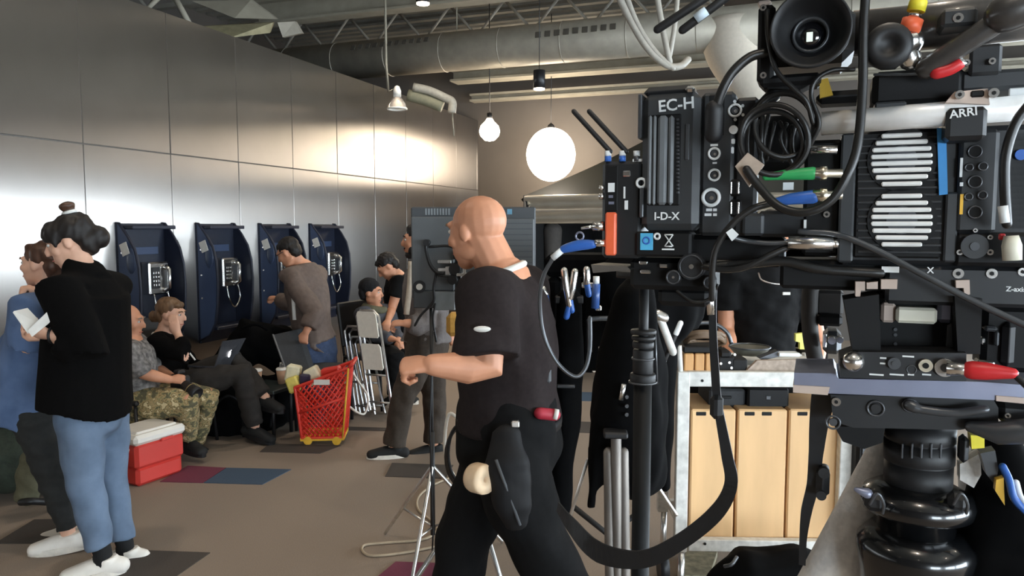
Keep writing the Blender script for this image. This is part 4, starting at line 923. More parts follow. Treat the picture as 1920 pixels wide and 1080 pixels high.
b = MB(); b.tube([at(948, 815, 2.31), at(952, 870, 2.28), at(962, 950, 2.27), at(968, 985, 2.28)], [(.05, .03), (.07, .04), (.06, .035), (.035, .02)], 16, ref=(1, 0, 0), cap='round'); melt(b, 'pouch_body', mat('black_leather', hexc('101012'), .7, spec=.3), t, .008, 2, (.004, 40, (1, 1, 1)))
b = MB(); b.tube([at(930, 862, 2.24), at(975, 985, 2.24)], .005, 6); b.build('seam_edge', m_grey2, t)
b = MB(); c = at(900, 897, 2.27); b.lathe(c, U(.7, -.75, .1), [(.010, -.03), (.044, -.03), (.047, -.02), (.047, .02), (.044, .03), (.010, .03), (.010, -.03)], 28); solo(b, 'tape_roll', mat('beige_tape', hexc('d8bd9c'), .6), 'roll of beige tape clipped to the walking man\'s belt', 'tape')
b = MB(); b.tube([at(918, 870, 2.28), at(928, 888, 2.28), at(915, 920, 2.27)], .011, 8); solo(b, 'metal_clip', m_alu, 'silver clip beside the beige tape roll', 'clip')
b = MB(); b.tube([at(1012, 775, 2.40), at(1040, 778, 2.42)], .02, 12, cap='round'); b.mat(1); b.tube([at(1038, 776, 2.41), at(1046, 778, 2.41)], .018, 10); solo(b, 'marker_pouch', [mat('crimson_cloth', hexc('a32436'), .6), m_paper], 'small crimson roll at the back of the walking man\'s belt', 'roll')
b = MB(); b.pbox(Z0, 1013, 690, 1034, 720, 2.45, .03, .008); solo(b, 'belt_radio', m_grey2, 'small grey radio at the walking man\'s back', 'radio')

# ---- man in black tee behind the cart, face hidden by the camera rig
Y = 3.8
W10 = Person('person in black t-shirt with thin chain standing behind the metal cart', (.05, -1, 0), at(1430, 690, Y+.1), at(1432, 492, Y+.05), at(1448, 448, Y), (.1, -1, -.45),
    {'R': (at(1362, 620, 3.85), at(1372, 672, 3.55), V((.5, -.8, -.2)), V((0, 0, -1)), 35), 'L': (at(1535, 640, 3.95), at(1530, 700, 3.75), V((-.5, -.8, -.2)), V((0, 0, -1)), 35)},
    {'R': (at(1405, 830, 3.85), at(1405, 985, 3.95), (0, -1, 0)), 'L': (at(1460, 830, 3.85), at(1460, 985, 3.95), (0, -1, 0))}, 1.02, 1., 1.05, m_skin, .008)
face(W10.root, W10.q, W10.hm, 1.02, m_hdark)
W10.top('t_shirt', m_btrs, .016, .62, sl_ease=.024); W10.pants('trousers', m_btrs, .014); W10.shoes(m_blackshoe, m_blk)
W10.hair(m_hdark, [(0, -.025, .055, (.085, .098, .085)), (0, -.065, .0, (.076, .05, .075)), (0, .03, .085, (.058, .05, .035))])
b = MB(); b.tube(spline([at(1422, 512, 3.68), at(1430, 526, 3.63), at(1462, 533, 3.61), at(1480, 525, 3.63), at(1487, 508, 3.68)], 6), .004, 6); b.build('chain', m_alu, W10.root)
b = MB(); b.pbox(Z0, 1468, 548, 1482, 553, 3.62, .01, 0); b.build('chest_print', m_paper, W10.root)
# ================================================================ the cinema camera rig in front
m_body = mat('camera_black', hexc('1b1c1e'), .45, var=.10, scale=40); m_body2 = mat('camera_charcoal', hexc('2f3133'), .45, var=.08, scale=40); m_deep = mat('deep_black', hexc('0a0a0b'), .6, var=.2, spec=.3)
m_rub = mat('black_rubber', hexc('131315'), .55, var=.1); m_gun = mat('gunmetal', hexc('55575a'), .35, metal=.6); m_prt = mat('white_print', hexc('d9dcdc'), .5, var=.02)
m_slat = mat('bright_slat', (.82, .82, .80), .35, metal=.3); m_btape = mat('blue_tape', hexc('3f8fd0'), .6, var=.05); m_or = mat('orange_plastic', hexc('e2633c'), .45); m_redp = mat('red_connector', hexc('c4272b'), .4)
m_grn = mat('green_boot', hexc('2f9a55'), .45); m_blu = mat('blue_boot', hexc('2f5fae'), .4); m_brs = mat('pale_brass', (.78, .70, .55), .3, metal=1.); m_nick = mat('nickel', (.82, .80, .77), .22, metal=1.)
m_yel2 = mat('yellow_plastic', hexc('e8d93a'), .5); m_cyan = mat('cyan_sticker', hexc('4ea6cf'), .5); m_beige = mat('beige_bracket', hexc('b9a79b'), .5, var=.06); m_ivory = mat('ivory_box', hexc('d8d4c2'), .5, var=.06)
m_carbon = mat('carbon_tube', hexc('3a3735'), .35, var=.2, scale=120, coat=.3); m_lens = mat('coated_lens', hexc('0a0b10'), .05, var=.1, coat=1.); m_lav = mat('anodised_plate', hexc('8b8fa3'), .4, metal=.6, var=.06)
m_cloth = mat('black_cloth', hexc('09090a'), .95, var=.2, scale=40, spec=.08); m_tagc = mat('label_wrap', hexc('a08f80'), .6, var=.3, scale=50); m_cab = mat('black_cable', hexc('1a1918'), .4, var=.1)
G = RG
def PB(parent, name, m, rects, D, dep=.01, bev=.002, label=None):
    for x0, y0, x1, y1 in rects: b = MB(); b.pbox(G, x0, y0, x1, y1, D, dep, bev); o = b.build(name, m, parent, label)
    return o
def PC(parent, name, m, cs, D, dep=.006, seg=20):
    for x, y, r in cs: b = MB(); b.pcyl(G, x, y, r, D, dep, seg); o = b.build(name, m, parent)
    return o
def PR(parent, name, m, cs, D):
    b = MB()
    for x, y, r, t in cs: b.pring(G, x, y, r, t, D)
    return b.build(name, m, parent)
def PT(parent, body, x, y, hpx, D, m=None, tilt=0):
    b = MB(); q = D/FP/ray(x, y).dot(G.k); r = G.e*cos(tilt)+G.z*sin(tilt); u = G.z*cos(tilt)-G.e*sin(tilt)
    b.text(body, G.P(x, y, D), r, u, hpx*q); return b.build('lettering', m or m_prt, parent)
def CAB(name, label, pts, rpx, m=None, n=7, cat='cable'):
    b = MB(); b.pcable(G, pts, rpx, 10, n); return solo(b, name, m or m_cab, label, cat)
def screw(parent, cs, D, m=None):
    for x, y, r in cs:
        o = PC(parent, 'screw', m or m_nick, [(x, y, r)], D, .006, 14); PC(o, 'screw_socket', m_deep, [(x, y, r*.45)], D-.0006, .003, 6)

cam3 = thing('cinema_camera', 'large black cinema camera body with two round fan grilles', 'camera', V((*G.P(1750, 380, .95).xy, 0)))
PB(cam3, 'body', m_body, [(1574, 238, 1985, 500)], .905, .15, .006)
PB(cam3, 'side_strip', m_body2, [(1574, 250, 1603, 492)], .899, .012); PB(cam3, 'side_strip', m_body2, [(1771, 360, 1796, 492)], .899, .012)
gp = PB(cam3, 'fan_panel', m_deep, [(1604, 246, 1769, 484)], .900, .012)
for i in range(17): PB(gp, 'panel_rib', m_body, [(1608, 256+i*13.4, 1765, 261+i*13.4)], .8985, .003, .0005)
for cy, nm in ((299, 'upper'), (413, 'lower')):
    fan = PC(cam3, 'fan_grille', m_deep, [(1691, cy, 59)], .8975, .004, 32)
    PC(fan, 'fan_hub', m_gun, [(1691, cy, 26)], .8970, .002, 24)
    for i in range(8):
        y = cy-45.5+i*13; hw = math.sqrt(58**2-(abs(y-cy)-2)**2)
        b = MB(); b.pbox(G, 1691-hw, y-4.2, 1691+hw, y+4.2, .8945, .004, .0012); b.build('grille_slat', m_slat, fan)
tp_ = MB(); tp_.ppoly(G, [(1757, 240), (1774, 240), (1777, 364), (1761, 366)], .8955, .002); tp_.build('blue_tape', m_btape, cam3)
cp = PB(cam3, 'connector_panel', m_body, [(1796, 242, 1872, 438)], .897, .016, .004)
for x, y, r in ((1828, 284, 12), (1828, 341, 12), (1828, 398, 12), (1817, 314, 7), (1843, 312, 8), (1816, 369, 7), (1842, 366, 8)):
    j = PC(cp, 'socket', m_deep, [(x, y, r)], .8955, .004); PR(j, 'socket_rim', m_gun, [(x, y, r*.92, 1.4)], .8955)
PB(cp, 'yellow_mark', m_yel, [(1800, 364, 1806, 402)], .8962, .002, 0); PB(cp, 'white_mark', m_prt, [(1800, 296, 1805, 332), (1800, 342, 1806, 349)], .8962, .002, 0)
PB(cam3, 'lower_block', m_deep, [(1790, 436, 1985, 500)], .898, .02, .004)
dl = PC(cam3, 'round_dial', m_body2, [(1828, 462, 23)], .893, .008, 28); PC(dl, 'dial_core', m_gun, [(1828, 462, 8)], .8915, .004); screw(cam3, [(1800, 473, 5.5), (1857, 473, 5.5), (1857, 445, 4.5), (1829, 432, 4)], .8955)
PB(cam3, 'base_bar', m_deep, [(1462, 492, 1985, 548)], .915, .12, .004); PB(cam3, 'front_lip', m_body, [(1660, 500, 1985, 575)], .905, .03, .004)
screw(cam3, [(1797, 513, 9.5), (1860, 513, 9.5), (1918, 510, 8)], .9035)
PT(cam3, 'Z-axis', 1886, 546, 9, .9045); PB(cam3, 'white_mark', m_prt, [(1653, 500, 1686, 511)], .9025, .002, 0); PB(cam3, 'white_mark', m_prt, [(1580, 500, 1600, 506)], .9135, .002, 0)
PT(cam3, 'X', 1738, 512, 11, .9035)
# right of the panel: sockets, plugs and cable
PB(cam3, 'side_column', m_deep, [(1876, 242, 1990, 436)], .905, .03, .004)
PC(cam3, 'blue_led_ring', m_blu, [(1915, 290, 10)], .901, .005)
# top rail, clamp and bracket
rail = MB(); rail.tube([G.P(1540, 232, .885), G.P(1990, 196, .885)], .0125, 20); rail.build('top_rail', mat('white_aluminium', (.88, .87, .85), .35, metal=.15), cam3)
cl3 = PB(cam3, 'rail_clamp', m_body, [(1774, 200, 1852, 262)], .868, .05, .004); PT(cl3, 'ARRI', 1781, 222, 15, .8665, tilt=.1)
cb = MB(); cb.ppoly(G, [(1773, 192), (1790, 172), (1852, 166), (1856, 196)], .868, .03); cb = cb.build('clamp_top', m_beige, cam3); b = MB(); b.pbox(G, 1820, 169, 1846, 182, .8665, .004, .0015); b.build('slot', m_deep, cb)
screw(cam3, [(1800, 177, 8), (1864, 174, 9)], .862)
PB(cam3, 'top_plate', m_body2, [(1800, 128, 1985, 168)], .890, .06, .004); PB(cam3, 'top_block', m_body, [(1818, 82, 1880, 140)], .885, .05, .003); screw(cam3, [(1813, 117, 6), (1861, 114, 6)], .879)
PB(cam3, 'white_logo_plate', m_prt, [(1892, 164, 1935, 182)], .888, .003, .001)
PB(cam3, 'motor_block', m_deep, [(1636, 128, 1810, 196)], .888, .05, .006); PB(cam3, 'motor_foot', m_body2, [(1640, 190, 1700, 205)], .880, .03, .002)
b = MB(); b.tube([G.P(1590, 66, .93), G.P(1995, 22, .90)], .024, 20); b.build('carbon_tube', m_carbon, cam3)
b = MB(); b.tube([G.P(1600, 30, .95), G.P(1995, -6, .93)], .006, 10); b.build('thin_rod', m_beige, cam3)
bp_ = PB(cam3, 'tube_bracket', m_body2, [(1766, 14, 1834, 48)], .862, .05, .003); screw(bp_, [(1797, 33, 9)], .8605)
b = MB(); b.tube([G.P(1738, 128, .872), G.P(1884, 32, .855)], .011, 14, cap='round'); b.build('support_arm', m_carbon, cam3)
b = MB(); b.tube([G.P(1885, 26, .85), G.P(1925, 12, .85)], .018, 14, cap='round'); b.build('arm_joint', m_carbon, cam3)
b = MB(); b.lathe(G.P(1664, 90, .865), -G.k, [(0, .0), (.022, 0), (.0225, .012), (.018, .017), (.010, .017), (.008, .013), (0, .013)], 28); b.build('focus_knob', m_rub, cam3)
b = MB(); b.tube([G.P(1668, 88, .878), G.P(1700, 78, .878)], [.024, .016], 18, cap='round'); b.tube([G.P(1690, 66, .88), G.P(1706, 112, .88)], .011, 12, cap='round'); b.build('motor_housing', m_nick, cam3)
b = MB(); b.tube([G.P(1704, 62, .872), G.P(1712, 36, .872)], .010, 14); b.build('orange_collar', m_or, cam3); b = MB(); b.tube([G.P(1713, 34, .872), G.P(1717, 24, .872)], .006, 12); b.build('connector_neck', m_nick, cam3)
b = MB(); b.tube([G.P(1717, 22, .872), G.P(1722, 4, .872), G.P(1724, -14, .872)], [.0085, .0085, .005], 14); b.build('yellow_collar', m_yel2, cam3)
b = MB(); b.tube(spline([G.P(1756, 137, .866), G.P(1780, 130, .866), G.P(1797, 120, .866)], 4), .0062, 12, cap='round'); b.build('red_boot', m_redp, cam3); b = MB(); b.tube([G.P(1796, 121, .866), G.P(1806, 113, .866)], .0055, 12); b.build('boot_tip', m_nick, cam3)
CAB('motor_cable', 'thin grey cable from the lens motor to the red boot', [(1640, 140, .88), (1690, 140, .875), (1756, 137, .866)], 2.6, m_gun)
# grey strut crossing in front of everything, cable sweeping down from it
CAB('sweeping_cable', 'long dark cable sweeping from the top edge down past the blue boot', [(1624, -25, .85), (1619, 60, .85), (1617, 170, .85), (1608, 270, .845), (1588, 330, .84), (1556, 378, .84), (1510, 398, .84), (1462, 388, .845), (1425, 352, .85), (1400, 318, .85)], 8.5, m_cab)
# viewfinder with rubber eyecup
vf = thing('viewfinder', 'black viewfinder with wide round rubber eyecup at the top of the rig', 'viewfinder', V((*G.P(1520, 65, .9).xy, 0)))
PB(vf, 'finder_body', m_body, [(1436, 8, 1604, 118)], .885, .09, .012); PB(vf, 'mount_bracket', m_deep, [(1420, 8, 1452, 155)], .880, .05, .004); PB(vf, 'lower_arm', m_deep, [(1424, 138, 1540, 160)], .880, .04, .004)
screw(vf, [(1431, 14, 6), (1431, 141, 6)], .8785); PB(vf, 'top_clip', m_beige, [(1420, 0, 1446, 8)], .878, .02, .002)
b = MB(); o = G.P(1520, 64, .872); q = .872/FP/ray(1520, 64).dot(G.k); b.lathe(o, -G.k, [(50*q, -.03), (62*q, -.005), (71*q, .022), (70*q, .026), (66*q, .026), (58*q, .012), (42*q, -.002), (33*q, -.006), (31*q, -.006)], 40); b.build('eyecup', m_rub, vf)
b = MB(); b.lathe(o, -G.k, [(31*q, -.02), (34*q, -.004), (31*q, .001), (27*q, -.003), (27*q, -.02)], 36); b.build('lens_ring', m_gun, vf)
b = MB(); b.lathe(o, -G.k, [(27.5*q, -.010), (20*q, -.006), (10*q, -.004), (0, -.0035)], 32); b.build('eyepiece_glass', m_lens, vf)
b = MB(); b.pbox(G, 1512, 60, 1524, 78, .8735, .001, .0003); b.build('lit_picture', mat('finder_picture', (.7, .75, .7), .5, emit=(.85, .95, .85), es=.7), vf)
b = MB(); b.ppoly(G, [(1428, 150), (1535, 150), (1500, 168), (1440, 166)], .885, .03); b.build('underside', m_deep, vf)
CAB('viewfinder_cable', 'thick black cable arching from the viewfinder down to the power panel', [(1438, 98, .875), (1405, 108, .87), (1372, 138, .865), (1350, 180, .865), (1340, 220, .87), (1339, 248, .88)], 9, m_cab)
b = MB(); b.pcable(G, [(1339, 205, .868), (1338, 252, .875)], 17, 14, 3); solo(b, 'cable_boot', m_rub, 'black rubber boot of the thick viewfinder cable', 'plug')
CAB('short_cable', 'thin cable from the eyecup down to the loop of cables', [(1438, 20, .866), (1440, 70, .862), (1455, 130, .86), (1490, 168, .86), (1512, 190, .862), (1524, 230, .87)], 4.5)
CAB('short_cable', 'thin cable bending left under the yellow tape', [(1600, 130, .875), (1560, 132, .87), (1530, 150, .868), (1521, 180, .868), (1536, 230, .87), (1520, 270, .875)], 4.5)
b = MB(); b.ppoly(G, [(1537, 150), (1552, 146), (1562, 178), (1537, 184)], .90, .01); solo(b, 'yellow_tape', mat('ochre_tape', hexc('b9972e'), .6), 'scrap of ochre tape below the eyecup', 'tape')
# arm joining viewfinder to camera
PB(cam3, 'finder_arm', m_deep, [(1530, 168, 1625, 192)], .905, .04, .006); b = MB(); b.tube([G.P(1470, 150, .90), G.P(1450, 178, .90), G.P(1415, 215, .91)], .008, 12); b.build('finder_strut', m_deep, cam3)
# battery
bat = thing('camera_battery', 'black ribbed camera battery with white lettering', 'battery', V((*G.P(1255, 300, .92).xy, 0)))
PB(bat, 'battery_case', m_body2, [(1202, 172, 1311, 432)], .900, .055, .008); PB(bat, 'upper_cap', m_body, [(1206, 160, 1300, 180)], .905, .045, .006)
gr = PB(bat, 'grip_recess', m_deep, [(1212, 212, 1278, 388)], .8985, .01, .003)
for x0, x1 in ((1214, 1221), (1223, 1229), (1232, 1250), (1252, 1262)): PB(gr, 'grip_rib', mat('rib_grey', hexc('63676a'), .4), [(x0, 216, x1, 384)], .893, .012, .003)
for i in range(20): PB(gr, 'grip_tooth', m_gun, [(1268, 222+i*7.2, 1273, 226+i*7.2)], .8965, .003, .0005)
PB(bat, 'side_rail', m_gun, [(1284, 232, 1292, 300)], .8975, .004, .001); PB(bat, 'release_catch', m_nick, [(1284, 160, 1302, 172)], .898, .02, .003)
PB(bat, 'edge_strip', m_gun, [(1196, 176, 1203, 260), (1199, 352, 1206, 408)], .9, .03, .001)
PT(bat, 'EC-H', 1234, 210, 21, .8985, tilt=.06); PT(bat, 'I-D-X', 1226, 412, 14, .8985)
# power panel behind the battery
pp_ = thing('power_distributor', 'dark grey connector panel with ringed sockets beside the battery', 'panel', V((*G.P(1345, 300, .93).xy, 0)))
PB(pp_, 'panel_plate', m_body2, [(1313, 172, 1376, 442)], .912, .03, .004); PB(pp_, 'panel_side', m_body, [(1376, 182, 1420, 442)], .914, .03, .004); PB(pp_, 'cable_slot', m_deep, [(1327, 176, 1360, 256)], .9115, .004, .002)
for x, y, r in ((1339, 288, 10), (1339, 328, 10), (1333, 370, 15), (1378, 207, 11)):
    j = PR(pp_, 'socket_ring', m_prt, [(x, y, r, 2.3 if r < 14 else 3.4)], .9105); PC(j, 'socket', m_gun, [(x, y, r*.6)], .9105, .004); PC(j, 'pin', m_nick, [(x+1, y+1, r*.25)], .9095, .003)
for k_ in range(6):
    a_ = k_*pi/3+.5; PC(pp_, 'dot_print', m_prt, [(1378+17*cos(a_), 207+17*sin(a_), 3)], .9125, .003, 8)
PC(pp_, 'button', m_prt, [(1375, 243, 8)], .911, .006); PB(pp_, 'white_label', m_prt, [(1364, 260, 1378, 270), (1368, 275, 1376, 288)], .9125, .003, .001)
PB(pp_, 'print_line', m_prt, [(1332, 270, 1346, 274), (1336, 304, 1344, 307), (1324, 391, 1335, 396), (1337, 391, 1344, 396), (1321, 400, 1334, 405), (1337, 400, 1344, 405)], .9112, .002, 0)
for y in (352, 390):
    sl = PB(pp_, 'port', m_deep, [(1366, y-16, 1390, y+16)], .9115, .006, .003); PB(sl, 'port_edge', m_nick, [(1369, y-12, 1372, y+12), (1382, y-12, 1386, y+12)], .9105, .003, .0008)
screw(pp_, [(1419, 345, 7)], .909)
PB(pp_, 'lower_module', m_body2, [(1392, 400, 1432, 442)], .905, .03, .003)
# label plate under the battery
lp = PB(pp_, 'label_plate', m_deep, [(1190, 434, 1296, 482)], .905, .04, .003)
PB(lp, 'blue_sticker', m_cyan, [(1200, 437, 1224, 469)], .9035, .002, .0005); PR(lp, 'sticker_ring', m_blu, [(1212, 451, 6, 1.6)], .9033)
PR(lp, 'mark_ring', m_prt, [(1232, 443, 5, 2)], .9035)
b = MB()
for p_, q_ in (((1246, 440), (1262, 462)), ((1262, 440), (1246, 462)), ((1246, 440), (1262, 440)), ((1248, 462), (1260, 462))): b.tube([G.P(*p_, .9035), G.P(*q_, .9035)], .0008, 6)
b.build('bin_symbol', m_prt, lp); PB(lp, 'bin_bar', m_prt, [(1241, 466, 1264, 469)], .9035, .001, 0)
# wireless unit at the far left with antennas
wu = thing('wireless_unit', 'slim black wireless unit with orange side and two stick antennas', 'transmitter', V((*G.P(1165, 400, .93).xy, 0)))
PB(wu, 'unit_case', m_body, [(1128, 302, 1202, 484)], .910, .05, .004); PB(wu, 'front_strip', m_deep, [(1136, 310, 1158, 396)], .9085, .004, .001); PB(wu, 'orange_side', m_or, [(1134, 398, 1154, 479)], .903, .012, .002)
PB(wu, 'white_label', m_prt, [(1140, 343, 1152, 360), (1171, 376, 1177, 393), (1169, 350, 1172, 372)], .9075, .002, 0); PR(wu, 'round_mark', m_prt, [(1202, 343, 8, 2.6)], .905); PB(wu, 'screw_tab', m_nick, [(1167, 320, 1182, 331)], .9075, .003, .001)
PB(wu, 'marks', m_lav, [(1141, 366, 1149, 371), (1141, 378, 1151, 383)], .9075, .002, 0)
for x in (1140, 1167, 1194):
    b = MB(); b.tube([G.P(x, 303, .915), G.P(x, 292, .915)], .0042, 14); nb = b.build('antenna_base', m_blu if x < 1190 else m_gun, wu); b = MB(); b.tube([G.P(x, 293, .915), G.P(x, 283, .915)], .0042, 14); b.build('antenna_collar', m_prt, nb)
for x0, x1 in ((1144, 1076), (1174, 1105)):
    b = MB(); b.tube([G.P(x0, 284, .915), G.P(x1, 209, .915)], .0032, 12, cap='round'); b.build('antenna', m_rub, wu)
PB(wu, 'shelf', m_prt, [(1186, 298, 1204, 303)], .912, .01, 0)
b = MB(); b.tube([G.P(1132, 424, .905), G.P(1112, 424, .905)], .0058, 12); b.tube([G.P(1112, 425, .905), G.P(1090, 428, .905)], .002, 8); b.build('bnc_plug', m_nick, wu); b = MB(); b.tube([G.P(1134, 456, .905), G.P(1116, 456, .905)], .0045, 12); b.build('bnc_plug', m_nick, wu)
for y, r in ((368, .004), (352, .003)):
    b = MB(); b.tube([G.P(1132, y, .91), G.P(1124, y, .91)], r, 10); b.build('side_button', m_nick, wu)
lb = thing('boot_cable', 'grey cable with blue boot curving down from the wireless unit', 'cable', V((*G.P(1040, 580, .93).xy, 0)))
b = MB(); b.tube(spline([G.P(1112, 458, .905), G.P(1085, 460, .905), G.P(1057, 467, .905)], 3), [.0052, .0062, .0066, .0068, .0066, .006, .0052], 14, cap='round'); b.build('blue_boot', m_blu, lb)
b = MB(); b.tube([G.P(1054, 469, .905), G.P(1036, 484, .905)], .0042, 12); b.build('strain_relief', m_prt, lb); b = MB(); b.ring(G.P(1087, 443, .905), G.k, .005, .0013); b.build('boot_loop', m_lav, lb)
b = MB(); b.pcable(G, [(1037, 483, .905), (1018, 520, .91), (1012, 570, .92), (1020, 630, .93), (1045, 680, .94), (1078, 706, .95), (1098, 690, .96), (1106, 650, .97), (1106, 596, .98)], 3.8, 8, 7); b.build('cable_run', m_gun, lb)
# coil of cable, label wrap, bnc boots
co = thing('cable_loops', 'coil of thin black cables tied with a beige label wrap', 'cable', V((*G.P(1455, 270, .87).xy, 0)))
for i, (cx, cy, rx, ry) in enumerate(((1452, 262, 64, 66), (1448, 268, 58, 60), (1470, 235, 56, 60))):
    b = MB(); b.tube([G.P(cx+rx*cos(a_), cy+ry*sin(a_), .868+.006*i+.004*sin(a_*2)) for a_ in np.linspace(0, 2*pi, 40, endpoint=False)], .0032, 8, closed=True); b.build('loop', m_cab, co)
for i in range(9):
    x = 1408+i*11; b = MB(); b.pcable(G, [(x, 225+random.uniform(-15, 20), .90), (x+random.uniform(-12, 12), 260, .895), (x+random.uniform(-14, 14), 300+random.uniform(-10, 10), .90)], random.uniform(3, 5), 6, 4); b.build('inner_cable', m_cab, co)
PB(cam3, 'loop_backing', m_deep, [(1405, 215, 1510, 320)], .93, .03, .01)
b = MB(); b.ppoly(G, [(1378, 312), (1402, 286), (1432, 308), (1404, 350)], .855, .014); b.build('label_wrap', m_tagc, co)
for nm, m_, pts, y, lab in (('green', m_grn, [(1436, 332, 5), (1470, 328, 7), (1524, 325, 9)], 325, 'green rubber boot and nickel plug on the camera side'), ('blue', m_blu, [(1448, 380, 5), (1482, 373, 8), (1524, 369, 9.5)], 366, 'blue rubber boot and nickel plug below the green one')):
    t = thing('bnc_connector', lab, 'connector', V((*G.P(1500, y, .87).xy, 0)), 'connectors plugged into the camera'); b = MB(); q = .872/FP/ray(1490, y).dot(G.k)
    b.tube([G.P(x, yy, .872) for x, yy, r in pts], [r*1.35*q for x, yy, r in pts], 16, cap='round'); b.build('boot', m_, t)
    b = MB(); b.tube([G.P(1524, y, .872), G.P(1536, y, .872), G.P(1538, y, .872), G.P(1550, y, .872), G.P(1552, y, .872), G.P(1580, y, .872)], [11*q, 11*q, 13*q, 13*q, 8*q, 8*q], 16); b.build('plug', m_brs, t)
b = MB(); b.tube([G.P(1520, 281, .885), G.P(1570, 281, .885)], .0045, 14); solo(b, 'empty_socket', m_nick, 'short nickel socket just above the green boot', 'socket')
PB(cam3, 'side_box', m_deep, [(1506, 262, 1578, 480)], .915, .06, .004); PB(cam3, 'rear_box', m_body, [(1420, 395, 1580, 445)], .918, .06, .004); screw(cam3, [(1550, 402, 6)], .911)
PB(cam3, 'white_tag', m_prt, [(1468, 342, 1488, 356)], .886, .002, 0); PB(cam3, 'white_tag', m_prt, [(1507, 412, 1512, 428)], .912, .003, 0)
PB(cam3, 'bridge', m_deep, [(1290, 440, 1470, 500)], .925, .08, .006)
CAB('blue_boot_cable', 'dark cable leaving the blue boot down and left under the panel', [(1448, 380, .872), (1410, 392, .868), (1375, 418, .868), (1345, 460, .87), (1336, 500, .875), (1335, 560, .885)], 6.5)
b = MB(); b.ppoly(G, [(1361, 436), (1372, 428), (1384, 440), (1372, 452)], .862, .008); solo(b, 'cable_flag', m_prt, 'small pale flag label on the dark cable', 'label')
b = MB(); b.tube([G.P(1478, 455, .885), G.P(1562, 457, .885)], .0075, 18); b.tube([G.P(1562, 457, .885), G.P(1572, 457, .885)], .005, 14); pl = solo(b, 'power_plug', m_nick, 'fat nickel power plug below the blue boot', 'plug')
CAB('power_cable', 'cable running left from the fat nickel plug', [(1478, 455, .885), (1440, 456, .885), (1400, 452, .885), (1372, 445, .88)], 4.5, m_gun)
CAB('slack_cable', 'slack cable drooping below the nickel plug', [(1480, 462, .888), (1440, 480, .885), (1400, 500, .885), (1360, 506, .888), (1320, 500, .89)], 6)
CAB('diagonal_cable', 'grey cable running diagonally across the front to the right edge', [(1500, 434, .885), (1570, 440, .882), (1640, 468, .878), (1740, 520, .872), (1840, 572, .868), (1990, 640, .86)], 6.2, m_gun)
CAB('lower_cable', 'black cable lying along the camera base bar', [(1330, 500, .90), (1400, 495, .9), (1470, 490, .9), (1540, 505, .9), (1650, 512, .905)], 9)
CAB('right_cable', 'dark cable hanging at the right edge before the sockets', [(1935, 190, .86), (1905, 230, .86), (1886, 290, .862), (1884, 350, .865), (1888, 420, .87)], 9)
b = MB(); b.tube([G.P(1880, 386, .864), G.P(1884, 418, .864)], .0045, 10); solo(b, 'white_cable_tag', m_prt, 'white tag on the dark cable at the right edge', 'label')
t = thing('lemo_plug', 'pale plug with red mark at the right of the dial', 'plug', V((*G.P(1897, 465, .88).xy, 0))); b = MB(); b.tube([G.P(1896, 442, .878), G.P(1897, 460, .878), G.P(1898, 488, .878)], [.0065, .009, .0085], 16); b.build('plug_body', m_ivory, t); PB(t, 'red_mark', m_redp, [(1874, 438, 1886, 450)], .882, .006, .001)
b = MB(); b.ppoly(G, [(1108, 496), (1176, 500), (1182, 506), (1112, 512)], .90, .06); solo(b, 'tray_plate', m_nick, 'bright metal tray plate under the wireless unit', 'plate')
# cluster of knobs and small cables under the battery
kn = thing('knob_bracket', 'black bracket with round knobs hanging below the battery', 'bracket', V((*G.P(1290, 510, .93).xy, 0)))
PB(kn, 'bracket', m_deep, [(1180, 484, 1340, 545)], .925, .06, .006); PB(kn, 'hanging_block', m_deep, [(1232, 540, 1330, 575)], .93, .05, .006)
for x, y, r in ((1296, 500, 25), (1262, 520, 14), (1330, 530, 12)):
    kk = PC(kn, 'knob', m_rub, [(x, y, r)], .905, .02, 24); PR(kk, 'knob_ring', m_gun, [(x, y, r*.85, 1.5)], .9045); PC(kk, 'knob_screw', m_nick, [(x, y, r*.18)], .904, .003)
for x0, y0, x1, y1 in ((1198, 489, 1214, 496), (1200, 506, 1220, 513), (1236, 494, 1252, 502), (1338, 488, 1374, 498)): PB(kn, 'bright_tab', m_nick, [(x0, y0, x1, y1)], .918, .006, .001)
CAB('small_cable', 'thin cable looping under the round knobs', [(1270, 545, .92), (1300, 565, .92), (1330, 560, .92), (1345, 535, .915)], 3)

# ================================================================ camera head below the body
hd_ = thing('camera_mount', 'black camera mount with uprights, pale slide plate and lever', 'mount', V((*G.P(1720, 720, .95).xy, 0)))
for pts in ([(1582, 562), (1648, 552), (1652, 664), (1600, 664)], [(1790, 556), (1842, 560), (1838, 664), (1796, 664)]):
    b = MB(); b.ppoly(G, pts, .895, .06); b.build('upright', m_deep, hd_)
for pts in ([(1604, 528), (1622, 528), (1622, 545), (1614, 545), (1613, 556), (1604, 556)], [(1792, 526), (1818, 525), (1819, 552), (1808, 554), (1807, 540), (1793, 540)], [(1652, 524), (1683, 524), (1682, 542), (1652, 542)], [(1625, 530), (1646, 528), (1646, 542), (1625, 542)]):
    b = MB(); b.ppoly(G, pts, .898, .02); b.build('bracket', m_beige, hd_)
PB(hd_, 'rear_plate', m_deep, [(1640, 545, 1800, 664)], .935, .03, .004)
PB(hd_, 'pale_box', m_ivory, [(1680, 577, 1758, 607)], .915, .04, .003); PB(hd_, 'pale_box_side', m_beige, [(1652, 568, 1680, 605)], .922, .03, .003); PB(hd_, 'box_flange', m_lav, [(1758, 562, 1790, 606)], .92, .03, .004); PB(hd_, 'box_top', m_nick, [(1655, 555, 1705, 566), (1716, 552, 1732, 560), (1742, 550, 1770, 566)], .92, .03, .003)
for y in (618, 628, 645): PC(hd_, 'small_screw', m_gun, [(1679, y, 3.2)], .933, .004, 10)
